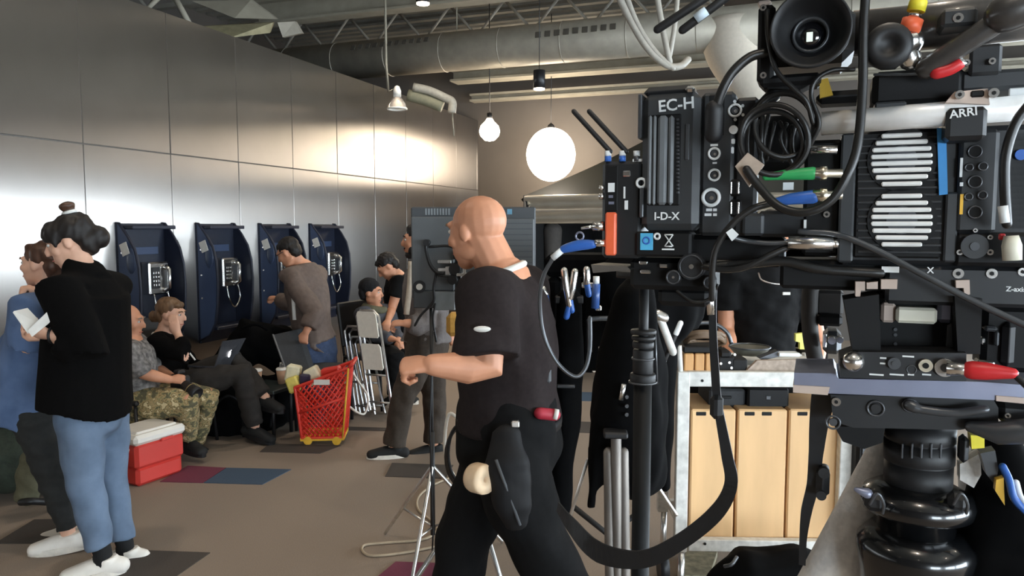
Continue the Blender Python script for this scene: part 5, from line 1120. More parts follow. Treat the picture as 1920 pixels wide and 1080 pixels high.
b = MB(); b.ppoly(G, [(1776, 610), (1796, 600), (1798, 660), (1774, 655)], .925, .01); b.build('grey_wedge', m_gun, hd_)
ib = MB(); ib.ppoly(G, [(1575, 672), (1610, 660), (1812, 662), (1812, 715), (1575, 708)], .885, .06); ib = ib.build('interface_box', m_body, hd_)
for x, y, r, m_ in ((1677, 682, 11, m_gun), (1736, 686, 12, m_brs), (1772, 690, 17, m_nick)):
    j = PC(ib, 'socket', m_, [(x, y, r)], .880, .008, 24); PC(j, 'socket_core', m_deep if r == 12 else m_gun, [(x, y, r*.45)], .879, .004)
PR(ib, 'oval_mark', m_gun, [(1709, 693, 8, 1)], .8845); PB(ib, 'print_line', m_prt, [(1630, 701, 1657, 704), (1668, 701, 1695, 704), (1702, 701, 1714, 704), (1729, 701, 1746, 704), (1692, 667, 1714, 670), (1650, 670, 1662, 673), (1650, 680, 1660, 683)], .8845, .001, 0)
b = MB(); b.ball(G.P(1600, 678, .878), .011, 14, 10); b.build('ball_stud', m_nick, hd_); PC(hd_, 'stud_base', m_deep, [(1600, 682, 20)], .886, .02)
t = thing('red_connector', 'red boot and bright plug in the interface box', 'connector', V((*G.P(1840, 692, .88).xy, 0))); b = MB(); b.tube([G.P(1775, 690, .872), G.P(1800, 692, .870), G.P(1822, 694, .868)], [.008, .0065, .0065], 16); b.build('plug', m_nick, t)
b = MB(); b.tube([G.P(1822, 694, .868), G.P(1850, 696, .866), G.P(1898, 700, .862)], [.0095, .009, .0055], 16, cap='round'); b.build('boot', m_redp, t); b = MB(); b.pcable(G, [(1898, 700, .862), (1912, 712, .86), (1940, 740, .855)], 6, 8, 4); b.build('cable', m_cab, t)
b = MB(); b.ppoly(G, [(1489, 699), (1566, 700), (1572, 710), (1840, 716), (1920, 722), (1990, 728), (1990, 760), (1905, 752), (1560, 738), (1489, 734)], .895, .10); b.build('slide_plate', m_lav, hd_)
b = MB(); b.ppoly(G, [(1487, 722), (1556, 726), (1552, 741), (1487, 736)], .893, .09); b.build('slide_plate_edge', m_beige, hd_); b = MB(); b.ppoly(G, [(1868, 742), (1990, 752), (1990, 764), (1868, 752)], .893, .09); b.build('slide_plate_edge', m_beige, hd_)
b = MB(); b.ppoly(G, [(1557, 740), (1862, 748), (1872, 765), (1872, 795), (1800, 806), (1600, 802), (1562, 790)], .90, .10); b.build('head_body', m_body, hd_)
PB(hd_, 'head_side', m_body, [(1872, 758, 1985, 800)], .90, .08, .006); b = MB(); b.tube([G.P(1820, 800, .89), G.P(1870, 812, .885), G.P(1960, 806, .88)], [.006, .012, .014], 14, cap='round'); b.build('pan_handle', m_gun, hd_)
for x, y, r in ((1642, 766, 14), (1706, 760, 12), (1562, 792, 12)):
    j = PR(hd_, 'bolt_ring', m_gun, [(x, y, r, 2)], .8985); PC(j, 'bolt', m_rub if r > 12.5 else m_gun, [(x, y, r*.6)], .8975, .004)
screw(hd_, [(1568, 754, 8), (1890, 780, 5)], .8965)
b = MB(); b.tube(spline([G.P(1706, 760, .893), G.P(1730, 768, .89), G.P(1790, 774, .888), G.P(1846, 768, .886)], 5), [.0062]*4+[.0048]*12, 10, cap='round'); b.build('lever', m_gun, hd_)
b = MB(); b.ppoly(G, [(1565, 800), (1660, 800), (1655, 830), (1620, 842), (1580, 828)], .93, .06); b.build('underside', m_deep, hd_)
# small clutter beside the head
sc3 = thing('side_bracket', 'dark grey bracket and clamp seen left of the camera head', 'bracket', V((*G.P(1560, 600, 1.1).xy, 0)))
PB(sc3, 'panel', mat('grey_webbing', hexc('403d3b'), .7), [(1530, 545, 1582, 592)], 1.1, .05, .004); PB(sc3, 'clamp_block', m_deep, [(1532, 590, 1580, 612)], 1.09, .06, .004); PB(sc3, 'arm', m_gun, [(1543, 622, 1578, 665)], 1.11, .05, .006)
PC(sc3, 'ball', m_nick, [(1560, 639, 7), (1575, 638, 6)], 1.08, .02); PB(sc3, 'tab', m_nick, [(1543, 626, 1550, 652)], 1.085, .01, .001); PB(sc3, 'top_bar', m_body2, [(1524, 530, 1640, 545)], 1.08, .03, .003)
b = MB(); b.pcable(G, [(1522, 520, 1.1), (1518, 570, 1.1), (1520, 630, 1.1), (1532, 690, 1.1)], 15, 10, 5); solo(b, 'webbing_strap', MATS['grey_webbing'], 'broad dark grey strap hanging beside the man behind the cart', 'strap')
rc3 = thing('right_bracket', 'black bracket with pale tabs at the right edge under the body', 'bracket', V((*G.P(1880, 630, .95).xy, 0)))
PB(rc3, 'plate', m_deep, [(1840, 575, 1985, 700)], .94, .05, .006); PB(rc3, 'tab', m_gun, [(1846, 612, 1872, 622), (1866, 622, 1874, 650)], .93, .02, .003); PB(rc3, 'tab', m_nick, [(1838, 632, 1848, 646), (1832, 676, 1866, 686)], .93, .02, .002); PB(rc3, 'grip', m_rub, [(1880, 605, 1905, 690)], .93, .03, .008)

# ================================================================ column under the head
Pc = G.P(1725, 800, .96); cd = thing('camera_pedestal', 'glossy black stepped pedestal carrying the camera head', 'pedestal', V((Pc.x, Pc.y, 0)))
m_glb = mat('gloss_black', hexc('0d0e10'), .22, var=.1, coat=.5)
ky = {}
for y in (795, 822, 826, 862, 866, 905, 912, 922, 940, 955, 962, 992, 998, 1015, 1030, 1060, 1100, 1160): ky[y] = G.P(1725, y, .96).z
q = .96/FP/ray(1725, 900).dot(G.k)
def colpart(name, prof, m=m_glb):
    b = MB(); b.lathe(V((Pc.x, Pc.y, 0)), (0, 0, 1), [(r*q, ky[y] if y in ky else y) for r, y in prof], 40); return b.build(name, m, cd)
colpart('neck', [(0, 795), (60, 795), (60, 822), (56, 826), (60, 826), (60, 862), (56, 866), (58, 866), (58, 905), (52, 912), (0, 912)], m_rub)
colpart('upper_flange', [(0, 905), (62, 905), (92, 922), (97, 940), (94, 955), (70, 962), (66, 992), (0, 992)])
colpart('lower_flange', [(0, 992), (78, 992), (100, 1015), (102, 1030), (96, 1060), (92, 1100), (80, 1160), (0, 1160)])
b = MB(); b.cyl(V((Pc.x, Pc.y, .1)), V((Pc.x, Pc.y, ky[1160]+.005)), .045, seg=28); b.build('shaft', m_rub, cd)
b = MB(); b.lathe(V((Pc.x, Pc.y, 0)), (0, 0, 1), [(0, 0), (.26, 0), (.26, .06), (.1, .12), (0, .12)], 32); b.build('foot', m_rub, cd)
for x in (1645, 1802):
    b = MB(); b.pcable(G, [(x-14, 945, .90), (x, 925, .895), (x+12, 945, .90), (x+10, 962, .905)], 3, 8, 5); b.build('latch_loop', m_gun, cd)
    PB(cd, 'latch', m_rub, [(x-24, 928, x+16, 962)], .91, .02, .006)
b = MB(); b.tube([G.P(1626, 925, .90), G.P(1606, 918, .90)], [.006, .003], 10, cap='round'); b.build('tightening_pin', m_lav, cd)
for i in range(5): PB(cd, 'neck_rib', m_gun, [(1690+i*18, 832, 1694+i*18, 860)], .918+.004*abs(i-2), .003, .0005)
# pale grey tripod legs
tr = thing('tripod_legs', 'pale grey felt-covered tripod legs spreading behind the black column', 'tripod', V((Pc.x, Pc.y+.1, 0)))
m_felt = mat('pale_felt', hexc('e0dbd5'), .9, var=.10, scale=120, bump=.15)
for (x0, y0, x1, y1, r0, r1, D) in ((1668, 800, 1545, 1180, .012, .058, 1.02), (1815, 840, 1880, 1220, .012, .040, 1.02), (1735, 900, 1740, 1200, .02, .03, 1.08)):
    b = MB(); a_, c_ = G.P(x0, y0, D), G.P(x1, y1, D); d_ = (c_-a_); f_ = c_+d_*(c_.z/max(.1, -d_.z)); b.tube([a_, c_, f_], [(r0, .02), (r1, .03), (r1, .03)], 16, ref=G.e, cap='round'); b.build('leg', m_felt, tr)
# black bag and coloured straps at the lower right
bg = thing('accessory_bag', 'black cloth bag with yellow and blue clips at the lower right corner', 'bag', V((*G.P(1890, 1000, 1.0).xy, 0)))
b = MB(); b.tube([G.P(1880, 850, 1.0), G.P(1885, 930, .99), G.P(1895, 1020, .98), G.P(1900, 1130, .98)], [(.025, .03), (.045, .04), (.06, .05), (.065, .05)], 18, ref=G.e, cap='round'); melt(b, 'bag_body', m_cloth, bg, .008, 2, (.004, 40, (1, 1, 1)))
b = MB(); b.ppoly(G, [(1820, 816), (1846, 818), (1846, 840), (1822, 842)], .93, .02); b.build('yellow_clip', m_yel2, bg); b = MB(); b.ppoly(G, [(1868, 900), (1882, 896), (1884, 948), (1866, 920)], .925, .01); b.build('yellow_tab', m_yel, bg)
b = MB(); b.pcable(G, [(1880, 875, .93), (1892, 900, .925), (1902, 935, .92), (1930, 965, .92)], 7, 8, 5); b.build('blue_strap', m_blu, bg); b = MB(); b.pcable(G, [(1905, 905, .93), (1912, 930, .925), (1925, 950, .92)], 6, 8, 5); b.build('white_strap', m_prt, bg)
b = MB(); b.ppoly(G, [(1838, 850), (1866, 845), (1872, 880), (1866, 910), (1850, 890)], .935, .02); b.build('grey_flap', m_gun, bg); PB(bg, 'hook', m_rub, [(1800, 820, 1818, 870)], .93, .02, .006)
b = MB(); b.ppoly(G, [(1800, 870), (1838, 850), (1840, 890), (1826, 915), (1800, 900)], .96, .02); b.build('felt_patch', m_felt, bg)

# ================================================================ straps
def strap(name, label, pts, wpx, tk, m):
    q_ = [G.P(x, y, D) for x, y, D in pts]; s_ = spline(q_, 7); ws = []
    for i in range(len(s_)):
        t = i/(len(s_)-1)*(len(wpx)-1); j = min(int(t), len(wpx)-2); wv = wpx[j]+(wpx[j+1]-wpx[j])*(t-j); ws.append((wv*pts[0][2]/FP/1.05, tk))
    vs_ = MB(); n_ = len(s_); ring = []
    b = MB(); prev = None; vs = []; fs = []
    for i, p in enumerate(s_):
        d = (s_[min(i+1, n_-1)]-s_[max(i-1, 0)]).normalized(); sd = d.cross(G.k).normalized(); h, tt = ws[i]
        vs += [p+sd*h/2, p-sd*h/2, p-sd*h/2+G.k*tt, p+sd*h/2+G.k*tt]
    for i in range(n_-1):
        for j in range(4): fs.append((i*4+j, i*4+(j+1) % 4, (i+1)*4+(j+1) % 4, (i+1)*4+j))
    fs += [(0, 3, 2, 1), (n_*4-4, n_*4-3, n_*4-2, n_*4-1)]
    b.add(vs, fs); return solo(b, name, m, label, 'strap')
m_str = mat('black_webbing', hexc('17191c'), .5, var=.15, scale=60, bump=.1)
strap('shoulder_strap', 'long black strap looping low across the floor area to the left', [(1338, 500, 1.02), (1336, 600, 1.02), (1340, 690, 1.03), (1346, 760, 1.04), (1362, 850, 1.05), (1370, 910, 1.06), (1340, 965, 1.08), (1270, 1020, 1.1), (1200, 1050, 1.12), (1120, 1035, 1.15), (1070, 985, 1.2), (1045, 950, 1.25)], [14, 14, 16, 16, 22, 26, 32, 34, 40, 52, 40, 24], .004, m_str)
b = MB(); b.pbox(G, 1330, 742, 1354, 788, 1.03, .02, .006); solo(b, 'strap_slider', m_rub, 'black slider buckle on the long strap', 'buckle'); b = MB(); b.tube([G.P(1330, 545, 1.01), G.P(1333, 590, 1.01)], .005, 10); solo(b, 'strap_hook', m_nick, 'silver hook at the top of the long strap', 'hook')
strap('hanging_strap', 'black strap with buckle hanging left of the camera head', [(1546, 735, .93), (1536, 790, .94), (1530, 850, .95), (1524, 910, .96), (1512, 960, .97), (1506, 1010, .98), (1504, 1060, .99)], [44, 34, 26, 22, 20, 14, 13], .006, m_str)
b = MB(); b.pbox(G, 1530, 880, 1556, 938, .945, .02, .008); b.pcyl(G, 1545, 888, 10, .94, .02); b.pcyl(G, 1540, 930, 9, .94, .02); solo(b, 'side_release_buckle', m_rub, 'black side-release buckle on the strap left of the camera head', 'buckle')

# ================================================================ stick antennas hanging in from the top
an_ = thing('antenna_pair', 'two thick black stick antennas reaching down from the top edge', 'antenna', V((*G.P(1330, 0, .85).xy, 0)))
for (x0, y0, x1, y1) in ((1233, 55, 1350, -22), (1280, 56, 1385, -22)):
    b = MB(); b.tube([G.P(x0, y0, .85), G.P(x1, y1, .85)], .0048, 12, cap='round'); b.build('stick', m_rub, an_)
b = MB(); b.tube([G.P(1304, 36, .848), G.P(1325, 20, .848)], .0054, 12); b.build('pale_band', m_cyan if False else mat('pale_blue_band', hexc('c4d3de'), .5), an_)
b = MB(); b.pbox(G, 1340, -75, 1560, -20, .85, .05, .006); b.build('receiver_box', m_body, an_); b = MB(); b.tube([G.P(1500, -30, .88), G.P(1500, 20, .90)], .008, 10); b.build('mount_post', m_body, an_)
# ================================================================ metal cart with wooden boxes
FC = Fr(2); Dc = 2.9
m_ptd = mat('worn_white_metal', hexc('c9c8c2'), .5, var=.12, scale=30, c2=hexc('d9d8d2')); m_ply = mat('birch_plywood', hexc('dfb684'), .55, var=.06, scale=3, mscale=(6, 6, 1)); m_ply2 = mat('pine_block', hexc('c9975f'), .55, var=.12, scale=4, mscale=(8, 8, 1))
def CB(parent, name, m, rects, D, dep, bev=.003):
    b = MB()
    for r in rects: b.pbox(FC, *r, D, dep, bev)
    return b.build(name, m, parent)
foot = FC.P(1420, 1035, Dc); ct = thing('equipment_cart', 'worn white metal cart frame holding wooden boxes', 'cart', V((foot.x, foot.y, 0)))
zb = FC.P(1420, 1036, Dc).z
for x0, x1 in ((1268, 1291), (1575, 1598)):
    for dep in (0, .42):
        b = MB(); b.pbox(FC, x0, 698, x1, 1036, Dc, .04, .003)
        if dep: b.v = [tuple(V(p)+FC.k*dep) for p in b.v]
        b.build('post', m_ptd, ct)
        p = FC.P((x0+x1)/2, 1036, Dc)+FC.k*(dep+.02); b = MB(); b.cyl(V((p.x, p.y, .10)), V((p.x, p.y, p.z)), .014, seg=10); b.build('caster_stem', m_alu, ct)
        b = MB(); b.cyl(V((p.x-.02, p.y, .06)), V((p.x+.02, p.y, .06)), .06, seg=20); b.build('caster_wheel', m_blk, ct)
for y0, y1 in ((698, 726), (1014, 1036)):
    for dep in (0, .42):
        b = MB(); b.pbox(FC, 1291, y0, 1575, y1, Dc+.002, .036, .003)
        if dep: b.v = [tuple(V(p)+FC.k*dep) for p in b.v]
        b.build('rail', m_ptd, ct)
CB(ct, 'top_shelf', m_ptd, [(1285, 699, 1580, 706)], Dc+.03, .40); CB(ct, 'bottom_shelf', m_ptd, [(1285, 1018, 1580, 1026)], Dc+.03, .40); CB(ct, 'back_panel', m_deep, [(1290, 710, 1576, 1016)], Dc+.43, .015)
b = MB(); b.tube([FC.P(1276, 700, Dc+.02), FC.P(1273, 648, Dc+.02)], .011, 10); b.build('push_bar', m_ptd, ct)
b = MB(); b.pcyl(FC, 1317, 714, 2.6, Dc-.001, .004, 10); b.pcyl(FC, 1322, 1020, 2.6, Dc-.001, .004, 10); b.build('bolt_hole', m_deep, ct)
lbx = ['upright wooden box at the left in the white cart', 'upright wooden box in the middle of the three in the cart', 'upright wooden box at the right in the white cart']
for i, (x0, x1) in enumerate(((1294, 1377), (1381, 1473), (1477, 1570))):
    t = thing('wooden_box', lbx[i], 'box', V((*FC.P((x0+x1)/2, 900, Dc+.15).xy, FC.P(1400, 1018, Dc+.03).z)), 'wooden boxes standing in the cart')
    b = MB(); b.pbox(FC, x0, 768, x1, 1016, Dc+.045, .3, .006); b.build('box_shell', m_ply, t)
    for xs in ([.25] if i == 0 else [.27, .62] if i == 1 else [.3]):
        b = MB(); x = x0+(x1-x0)*xs; b.pbox(FC, x-10, 772, x+10, 780, Dc+.043, .01, .003); b.build('hand_slot', m_deep, t)
t = thing('dark_case', 'flat black case on the shelf above the wooden boxes', 'case', V((*FC.P(1450, 750, Dc+.2).xy, 0))); CB(t, 'case_shell', m_deep, [(1402, 728, 1480, 766)], Dc+.1, .25, .008); CB(t, 'case_latch', m_gun, [(1436, 742, 1446, 750)], Dc+.097, .006)
t = thing('grey_case', 'dark grey case on the shelf at the left above the wooden boxes', 'case', V((*FC.P(1350, 750, Dc+.2).xy, 0))); CB(t, 'case_shell', MATS['charcoal_fabric'], [(1330, 730, 1398, 766)], Dc+.12, .22, .008); CB(t, 'case_handle', m_deep, [(1352, 742, 1372, 748)], Dc+.116, .006)
t = thing('black_panel_case', 'tall black case standing right of the white cart', 'case', V((*FC.P(1630, 880, 2.85).xy, 0))); zc_ = FC.P(1630, 1004, 2.85).z
b = MB(); b.pbox(FC, 1602, 745, 1690, 1230, 2.85, .3, .01); b.build('case_shell', m_deep, t); b = MB(); b.pbox(FC, 1612, 760, 1618, 1190, 2.845, .006, .001); b.build('edge_rail', m_gun, t)
# things on the cart
for i, (x0, x1, nm) in enumerate(((1283, 1301, 'left'), (1303, 1321, 'middle'), (1323, 1343, 'right'))):
    b = MB(); b.pbox(FC, x0, 663, x1, 699, Dc+.03, .12, .004); solo(b, 'wood_block', m_ply2, '%s pine block of the three standing on the cart corner' % nm, 'block', group='pine blocks on the cart')
b = MB(); b.pbox(FC, 1282, 650, 1345, 662, Dc+.03, .13, .004); solo(b, 'foam_pad', m_deep, 'black foam pad lying on the pine blocks', 'pad')
t = thing('cable_basket', 'brown basket of tangled cables at the left end of the cart', 'basket', FC.P(1330, 645, Dc+.2)); b = MB()
for i in range(7): b.tube([FC.P(1322+36*cos(a_)+random.uniform(-3, 3), 638+10*sin(a_)+i*1.5-6, Dc+.1+.05*sin(a_)) for a_ in np.linspace(0, 2*pi, 16, endpoint=False)], .009, 6, closed=True)
b.build('cable_tangle', mat('brown_cable', hexc('6b5642'), .6, var=.2), t); b = MB(); b.tube(spline([FC.P(1292, 635, Dc+.1), FC.P(1300, 610, Dc+.1), FC.P(1335, 606, Dc+.1), FC.P(1362, 622, Dc+.1), FC.P(1372, 645, Dc+.1)], 5), .008, 8); b.build('handle', m_gun, t)
t = thing('shallow_dish', 'shallow grey dish lying on the cart', 'dish', FC.P(1405, 660, Dc+.25)); b = MB(); b.lathe(FC.P(1405, 664, Dc+.25), (0, 0, 1), [(0, 0), (.06, 0), (.085, .03), (.082, .034), (.055, .006), (0, .006)], 28); b.build('bowl', mat('olive_grey', hexc('5a5a50'), .5), t); b = MB(); b.ring(FC.P(1405, 664, Dc+.25)+V((0, 0, .032)), (0, 0, 1), .083, .004, 28); b.build('rim', m_gun, t)
b = MB(); b.ppoly(FC, [(1398, 697), (1420, 676), (1545, 674), (1562, 697)], Dc+.05, .02); solo(b, 'plywood_offcut', m_tagc, 'rough tan plywood offcut on the cart top', 'board')
b = MB(); b.ppoly(FC, [(1424, 672), (1460, 658), (1465, 668), (1430, 676)], Dc+.1, .05); solo(b, 'metal_tray', m_gun, 'small grey metal tray on the cart behind the plywood', 'tray')
b = MB(); b.pbox(FC, 1461, 662, 1500, 669, Dc+.08, .05, .002); solo(b, 'white_ruler', m_prt, 'short white strip lying at the back of the cart', 'ruler')
t = thing('tool_heap', 'black tools heaped in the middle of the cart', 'tools', FC.P(1375, 685, Dc+.1))
for x0, y0, x1, y1 in ((1346, 668, 1378, 699), (1372, 672, 1402, 699), (1350, 658, 1372, 672)): CB(t, 'tool', m_deep, [(x0, y0, x1, y1)], Dc+.06, .1, .008)
for x, y in ((1352, 682), (1368, 680), (1372, 690), (1378, 665)):
    b = MB(); b.pcyl(FC, x, y, 2.4, Dc+.055, .01, 10); b.build('bolt', m_alu, t)
b = MB(); b.ppoly(FC, [(1492, 626), (1512, 624), (1518, 655), (1500, 655), (1500, 642), (1492, 640)], Dc+.1, .02); solo(b, 'yellow_tag', mat('pale_yellow', hexc('e0dd6e'), .5), 'pale yellow hooked tag above the cart, by the dark strap', 'tag')

# ================================================================ black stand in front
FS = Fr(5); Ds = 1.35; q_ = Ds/FP; top = FS.P(1208, 520, Ds); st = thing('black_stand', 'thick black metal stand pole with ribbed collars', 'stand', V((top.x, top.y, 0)))
zz = lambda y: FS.P(1208, y, Ds).z
b = MB(); b.cyl(V((top.x, top.y, .05)), V((top.x, top.y, zz(700))), 17*q_, seg=24); b.build('lower_pole', m_deep, st)
b = MB(); b.cyl(V((top.x, top.y, zz(700))), V((top.x, top.y, zz(520))), 9*q_, seg=20); b.build('upper_pole', m_rub, st)
for y0, y1, r in ((618, 626, 24), (630, 637, 22), (640, 652, 20), (655, 700, 19), (700, 718, 24)):
    b = MB(); b.lathe(V((top.x, top.y, 0)), (0, 0, 1), [(0, zz(y1)), (r*q_*.95, zz(y1)), (r*q_, zz(y1)+.002), (r*q_, zz(y0)-.002), (r*q_*.95, zz(y0)), (0, zz(y0))], 28); b.build('collar', m_rub, st)
b = MB(); b.ring(V((top.x, top.y, zz(672))), (0, 0, 1), 20*q_, .002, 24); b.ring(V((top.x, top.y, zz(716))), (0, 0, 1), 25*q_, .002, 24); b.build('collar_ring', m_gun, st)
b = MB(); b.cyl(V((top.x, top.y, zz(520))), V((top.x, top.y, zz(508))), .05, seg=24); b.build('head_plate', m_rub, st)
b = MB(); b.tube([FS.P(1232, 720, Ds), FS.P(1228, 620, Ds)], .002, 6); b.build('guide_wire', m_gun, st)
for ang in (80, 200, 320):
    b = MB(); d = V((cos(R(ang)), sin(R(ang)), 0)); b.tube([V((top.x, top.y, .30)), V((top.x, top.y, .02))+d*.45], .014, 10, cap='round'); b.build('leg', m_rub, st)
# tripod wrapped in a black cover with silver spreaders
Dt = 1.9; tb_ = FS.P(1155, 850, Dt); tw = thing('wrapped_tripod', 'grey metal tripod partly wrapped in a black cloth cover', 'tripod', V((tb_.x, tb_.y, 0)))
b = MB(); b.tube([FS.P(1190, 560, Dt), FS.P(1180, 680, Dt), FS.P(1178, 780, Dt), FS.P(1186, 880, Dt)], [(.06, .08), (.085, .1), (.1, .1), (.085, .08)], 20, ref=FS.e, cap='round'); b.tube([FS.P(1148, 700, Dt-.03), FS.P(1130, 780, Dt-.03), FS.P(1115, 880, Dt-.03), FS.P(1108, 945, Dt-.02)], [(.03, .04), (.03, .04), (.025, .03), (.02, .02)], 12, ref=FS.e, cap='round')
melt(b, 'cloth_cover', m_cloth, tw, .012, 2, (.010, 26, (1, 1, .4)))
m_wst = mat('weathered_steel', hexc('77716b'), .5, metal=.5, var=.25, scale=10, mscale=(6, 6, .6))
for i, dx in enumerate((-14, 0, 14)):
    b = MB(); p0 = FS.P(1155+dx, 820+abs(dx)*2, Dt-.12+.01*abs(dx)/14); p1 = FS.P(1158+dx, 1080, Dt-.12); p1 = p1+(p1-p0)*(p1.z/max(.05, p0.z-p1.z)); b.tube([p0, p1], .0128, 12, cap='round'); b.build('leg_tube', m_wst, tw)
b = MB(); b.pbox(FS, 1132, 812, 1178, 824, Dt-.14, .05, .004); b.build('leg_clamp', m_rub, tw)
for (x0, y0, x1, y1) in ((1102, 862, 1070, 965), (1222, 895, 1268, 965)):
    b = MB(); b.tube([FS.P(x0, y0, Dt), FS.P(x1, y1, Dt)], .0045, 8, cap='round'); b.build('spreader', m_alu, tw)
b = MB(); b.tube([FS.P(1170, 720, Dt-.1), FS.P(1164, 750, Dt-.1)], .006, 8); b.build('zip_pull', m_alu, tw)
for y in (745, 762, 778): 
    b = MB(); b.pcyl(FS, 1183-y*.01, y, 3.5, Dt-.11, .01, 10); b.build('snap', m_gun, tw)
for (x0, y0, x1, y1) in ((1075, 950, 1200, 1050), (1140, 1000, 1215, 950)):
    b = MB(); b.tube([FS.P(x0, y0, Dt+.1), FS.P(x1, y1, Dt+.1)], .008, 8); b.build('brace', m_rub, tw)
# black drape strip and hanging clamps
dr_ = thing('hanging_bag', 'tall narrow black bag hanging behind the walking man', 'bag', V((*FS.P(1062, 780, 2.75).xy, 0)))
b = MB(); b.tube([FS.P(1066, 560, 2.75), FS.P(1068, 680, 2.75), FS.P(1062, 800, 2.75), FS.P(1052, 970, 2.75)], [(.05, .04), (.055, .05), (.05, .045), (.035, .03)], 18, ref=FS.e, cap='round'); melt(b, 'bag_cloth', m_cloth, dr_, .012, 2, (.006, 30, (1, 1, .4)))
b = MB(); b.pbox(FS, 1044, 722, 1078, 728, 2.67, .02, .003); b.build('strap_band', m_gun, dr_); b = MB(); b.pbox(FS, 1040, 556, 1094, 570, 2.72, .06, .004); b.build('top_bar', m_rub, dr_)
for i, (pts, y0, nm, lab) in enumerate((([(1058, 508), (1062, 540), (1068, 572)], 560, 'L', 'silver spring clamp with blue tip hanging leftmost on the rack'), ([(1078, 510), (1074, 540), (1068, 560)], 560, 'R', 'silver spring clamp hanging beside the leftmost one'), ([(1100, 506), (1101, 520), (1100, 530)], 560, 'C', 'short silver spring clamp under the tray plate'))):
    t = thing('spring_clamp', lab, 'clamp', FS.P(*pts[-1], 2.6), 'silver clamps hanging on the equipment rack')
    b = MB(); b.tube([FS.P(x, y, 2.6) for x, y in pts], .013, 10, cap='round'); b.build('jaw', m_nick, t)
    x, y = pts[-1]; b = MB(); b.tube([FS.P(x, y, 2.6), FS.P(x-6 if i == 0 else x+4, y+22, 2.6)], .011, 10, cap='round'); b.build('grip', m_blu, t)
rk = thing('equipment_rack', 'black equipment rack with grey tube handle under the canopy side', 'rack', V((*FS.P(1090, 700, 2.9).xy, 0)))
b = MB(); b.tube(spline([FS.P(1106, 660, 2.62), FS.P(1105, 610, 2.62), FS.P(1112, 598, 2.62), FS.P(1180, 598, 2.62), FS.P(1192, 604, 2.62), FS.P(1192, 640, 2.62)], 4), .009, 8); b.build('tube_handle', m_gun, rk)
b = MB(); b.pbox(FS, 1020, 478, 1190, 520, 2.9, .3, .02); b.build('rack_head', m_cloth, rk); b = MB(); b.pbox(FS, 1024, 520, 1050, 690, 2.9, .2, .02); b.pbox(FS, 1088, 520, 1185, 700, 2.92, .25, .02); b.build('rack_cloth', m_cloth, rk)
for x0, y0, x1, y1 in ((1090, 530, 1118, 540), (1150, 574, 1190, 584), (1116, 573, 1128, 583), (1110, 696, 1136, 700), (1128, 634, 1138, 650), (1140, 662, 1150, 678), (1122, 650, 1130, 660)):
    b = MB(); b.pbox(FS, x0, y0, x1, y1, 2.6, .02, .003); b.build('bright_fitting', m_nick, rk)
b = MB(); b.tube([FS.P(1150, 640, 2.58), FS.P(1172, 614, 2.58)], .012, 8); b.build('tilt_handle', m_gun, rk)
for x in (1030, 1170):
    p = FS.P(x, 690, 3.0); b = MB(); b.cyl(V((p.x, p.y, 0)), V((p.x, p.y, p.z)), .018, seg=10); b.build('leg', m_rub, rk)
t = thing('blue_bottle', 'slim blue bottle with pale cap standing in the rack', 'bottle', FS.P(1117, 575, 2.55)); b = MB(); b.tube([FS.P(1116, 578, 2.55), FS.P(1118, 532, 2.55)], .014, 12); b.build('bottle_body', mat('blue_plastic', hexc('304f88'), .35), t); b = MB(); b.tube([FS.P(1118, 532, 2.55), FS.P(1118, 518, 2.55)], .011, 12); b.build('bottle_cap', m_prt, t)
t = thing('blue_grip_clamp', 'small pale clamp with blue grip near the curved grey cable', 'clamp', FS.P(1022, 560, 2.6)); b = MB(); b.tube([FS.P(1018, 542, 2.6), FS.P(1022, 552, 2.6)], .012, 10, cap='round'); b.build('jaw', m_nick, t); b = MB(); b.tube([FS.P(1022, 552, 2.6), FS.P(1026, 572, 2.6)], .011, 10, cap='round'); b.build('grip', m_blu, t)
# crossed grip arms
for i, (p0, p1, r, m_, lab) in enumerate((((1236, 592), (1262, 660), .013, m_ptd, 'pale grip arm leaning right beside the cart corner'), ((1276, 606), (1238, 694), .008, m_rub, 'thin black grip rod with white ends crossing the pale arm'))):
    t = thing('grip_pole', lab, 'rod', FS.P(*p1, 2.55)); b = MB(); b.tube([FS.P(*p0, 2.5+.03*i), FS.P(*p1, 2.5+.03*i)], r, 10, cap='round'); b.build('rod', m_, t)
    if i:
        for u0, u1 in ((0, .22), (.82, 1)): b = MB(); b.tube([lerp(FS.P(*p0, 2.53), FS.P(*p1, 2.53), u0), lerp(FS.P(*p0, 2.53), FS.P(*p1, 2.53), u1)], .0095, 10, cap='round'); b.build('white_end', m_prt, t)
    else:
        b = MB(); b.tube([FS.P(1232, 590, 2.5), FS.P(1244, 596, 2.5)], .018, 10, cap='round'); b.build('arm_head', m_alu, t)
b = MB(); b.tube([FS.P(1228, 590, 2.7), FS.P(1228, 700, 2.7), FS.P(1236, 820, 2.7), FS.P(1246, 910, 2.7)], [(.07, .08), (.07, .08), (.055, .07), (.025, .03)], 18, ref=FS.e, cap='round'); b.tube([FS.P(1225, 500, 2.75), FS.P(1235, 600, 2.75)], [(.2, .1), (.17, .1)], 18, ref=FS.e, cap='round')
o = melt(b, 'cloth_drape', m_cloth, None, .014, 2, (.012, 22, (1, 1, .4))); tag(o, 'large black cloth draped over gear left of the white cart', 'cloth')
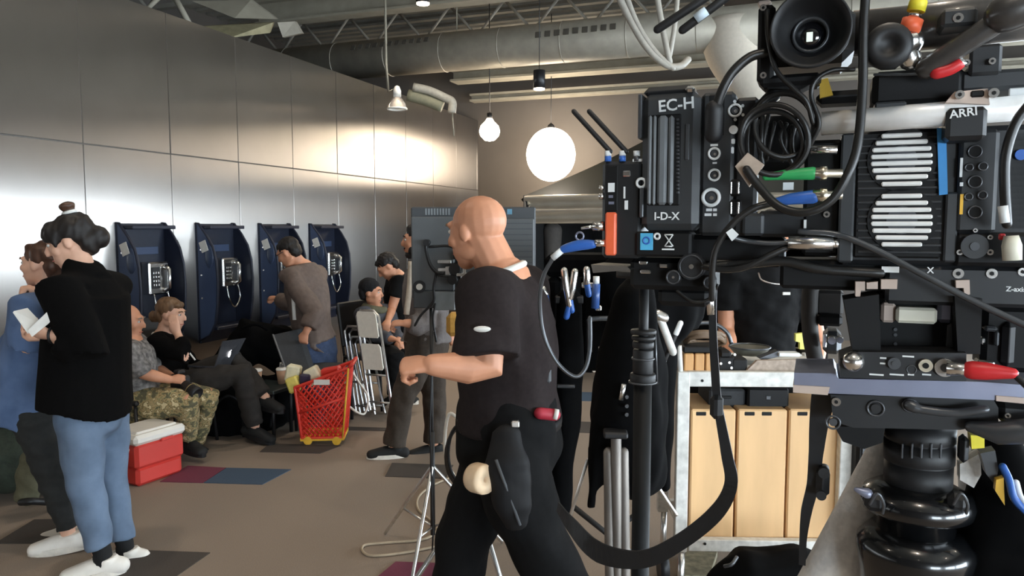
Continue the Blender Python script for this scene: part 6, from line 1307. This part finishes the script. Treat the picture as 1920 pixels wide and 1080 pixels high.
# black bag on the floor under the cart
t = thing('floor_bag', 'black bag with handle on the floor in front of the cart', 'bag', fl(1440, 1085)); b = MB(); b.tube([at(1350, 1100, 2.5), at(1400, 1075, 2.5), at(1500, 1072, 2.5), at(1570, 1085, 2.5)], [(.05, .08), (.08, .12), (.08, .12), (.05, .08)], 16, ref=(0, 0, 1), cap='round'); melt(b, 'bag_body', m_cloth, t, .012, 2, (.006, 30, (1, 1, 1)))
b = MB(); b.tube(spline([at(1358, 1062, 2.4), at(1372, 1058, 2.38), at(1382, 1044, 2.4)], 5), .006, 8); b.build('handle', m_gun, t)
b = MB(); b.prism([fl(1285, 1045), fl(1345, 1043), fl(1330, 1090), fl(1270, 1090)], (0, 0, .03)); solo(b, 'mottled_board', mat('mottled_olive', hexc('77705a'), .8, var=.4, scale=30), 'mottled olive board on the floor under the cart corner', 'board')

# ================================================================ black bags and coats heaped along the steel wall
def heap(name, label, cat, chains, loc, folds=(.012, 20, (1, 1, 1)), m=None):
    b = MB()
    for pts, rr in chains: b.tube(pts, rr, 16, ref=(0, 0, 1), cap='round')
    t = thing(name, label, cat, loc); melt(b, 'cloth', m or m_cloth, t, .016, 2, folds); return t
g = at(470, 700, 6.15)
t = heap('coat_heap', 'heap of black coats over a low seat below the wall telephones', 'coats', [([at(420, 690, 6.1), at(470, 640, 6.2), at(520, 650, 6.35), at(560, 700, 6.4)], [(.12, .14), (.2, .2), (.2, .2), (.12, .15)]), ([at(440, 760, 6.0), at(520, 760, 6.2)], [(.26, .2), (.26, .2)])], V((g.x, g.y, 0)))
b = MB(); b.tube(spline([at(455, 615, 6.0), at(480, 608, 6.0), at(500, 618, 6.05)], 4), .012, 8, cap='round'); b.build('collar_fold', m_cloth, t)
g = fl(430, 818); t = heap('black_holdall', 'black holdall on the carpet behind the legs of the laptop user', 'bag', [([at(385, 790, 5.75), at(430, 785, 5.8), at(470, 790, 5.85)], [(.14, .14), (.18, .16), (.13, .14)])], g)
b = MB(); b.tube(spline([at(405, 755, 5.7), at(430, 742, 5.7), at(455, 757, 5.72)], 5), .01, 8); b.build('handle', m_rub, t)
g = fl(518, 815); t = heap('black_rucksack', 'black rucksack slumped between the side table and the red basket', 'bag', [([at(500, 795, 5.95), at(520, 770, 5.95), at(528, 750, 6.0)], [(.12, .14), (.13, .15), (.09, .1)])], g)
b = MB(); b.tube(spline([at(505, 745, 5.82), at(512, 770, 5.78), at(508, 800, 5.82)], 5), .012, 8); b.build('shoulder_strap', m_gun, t)
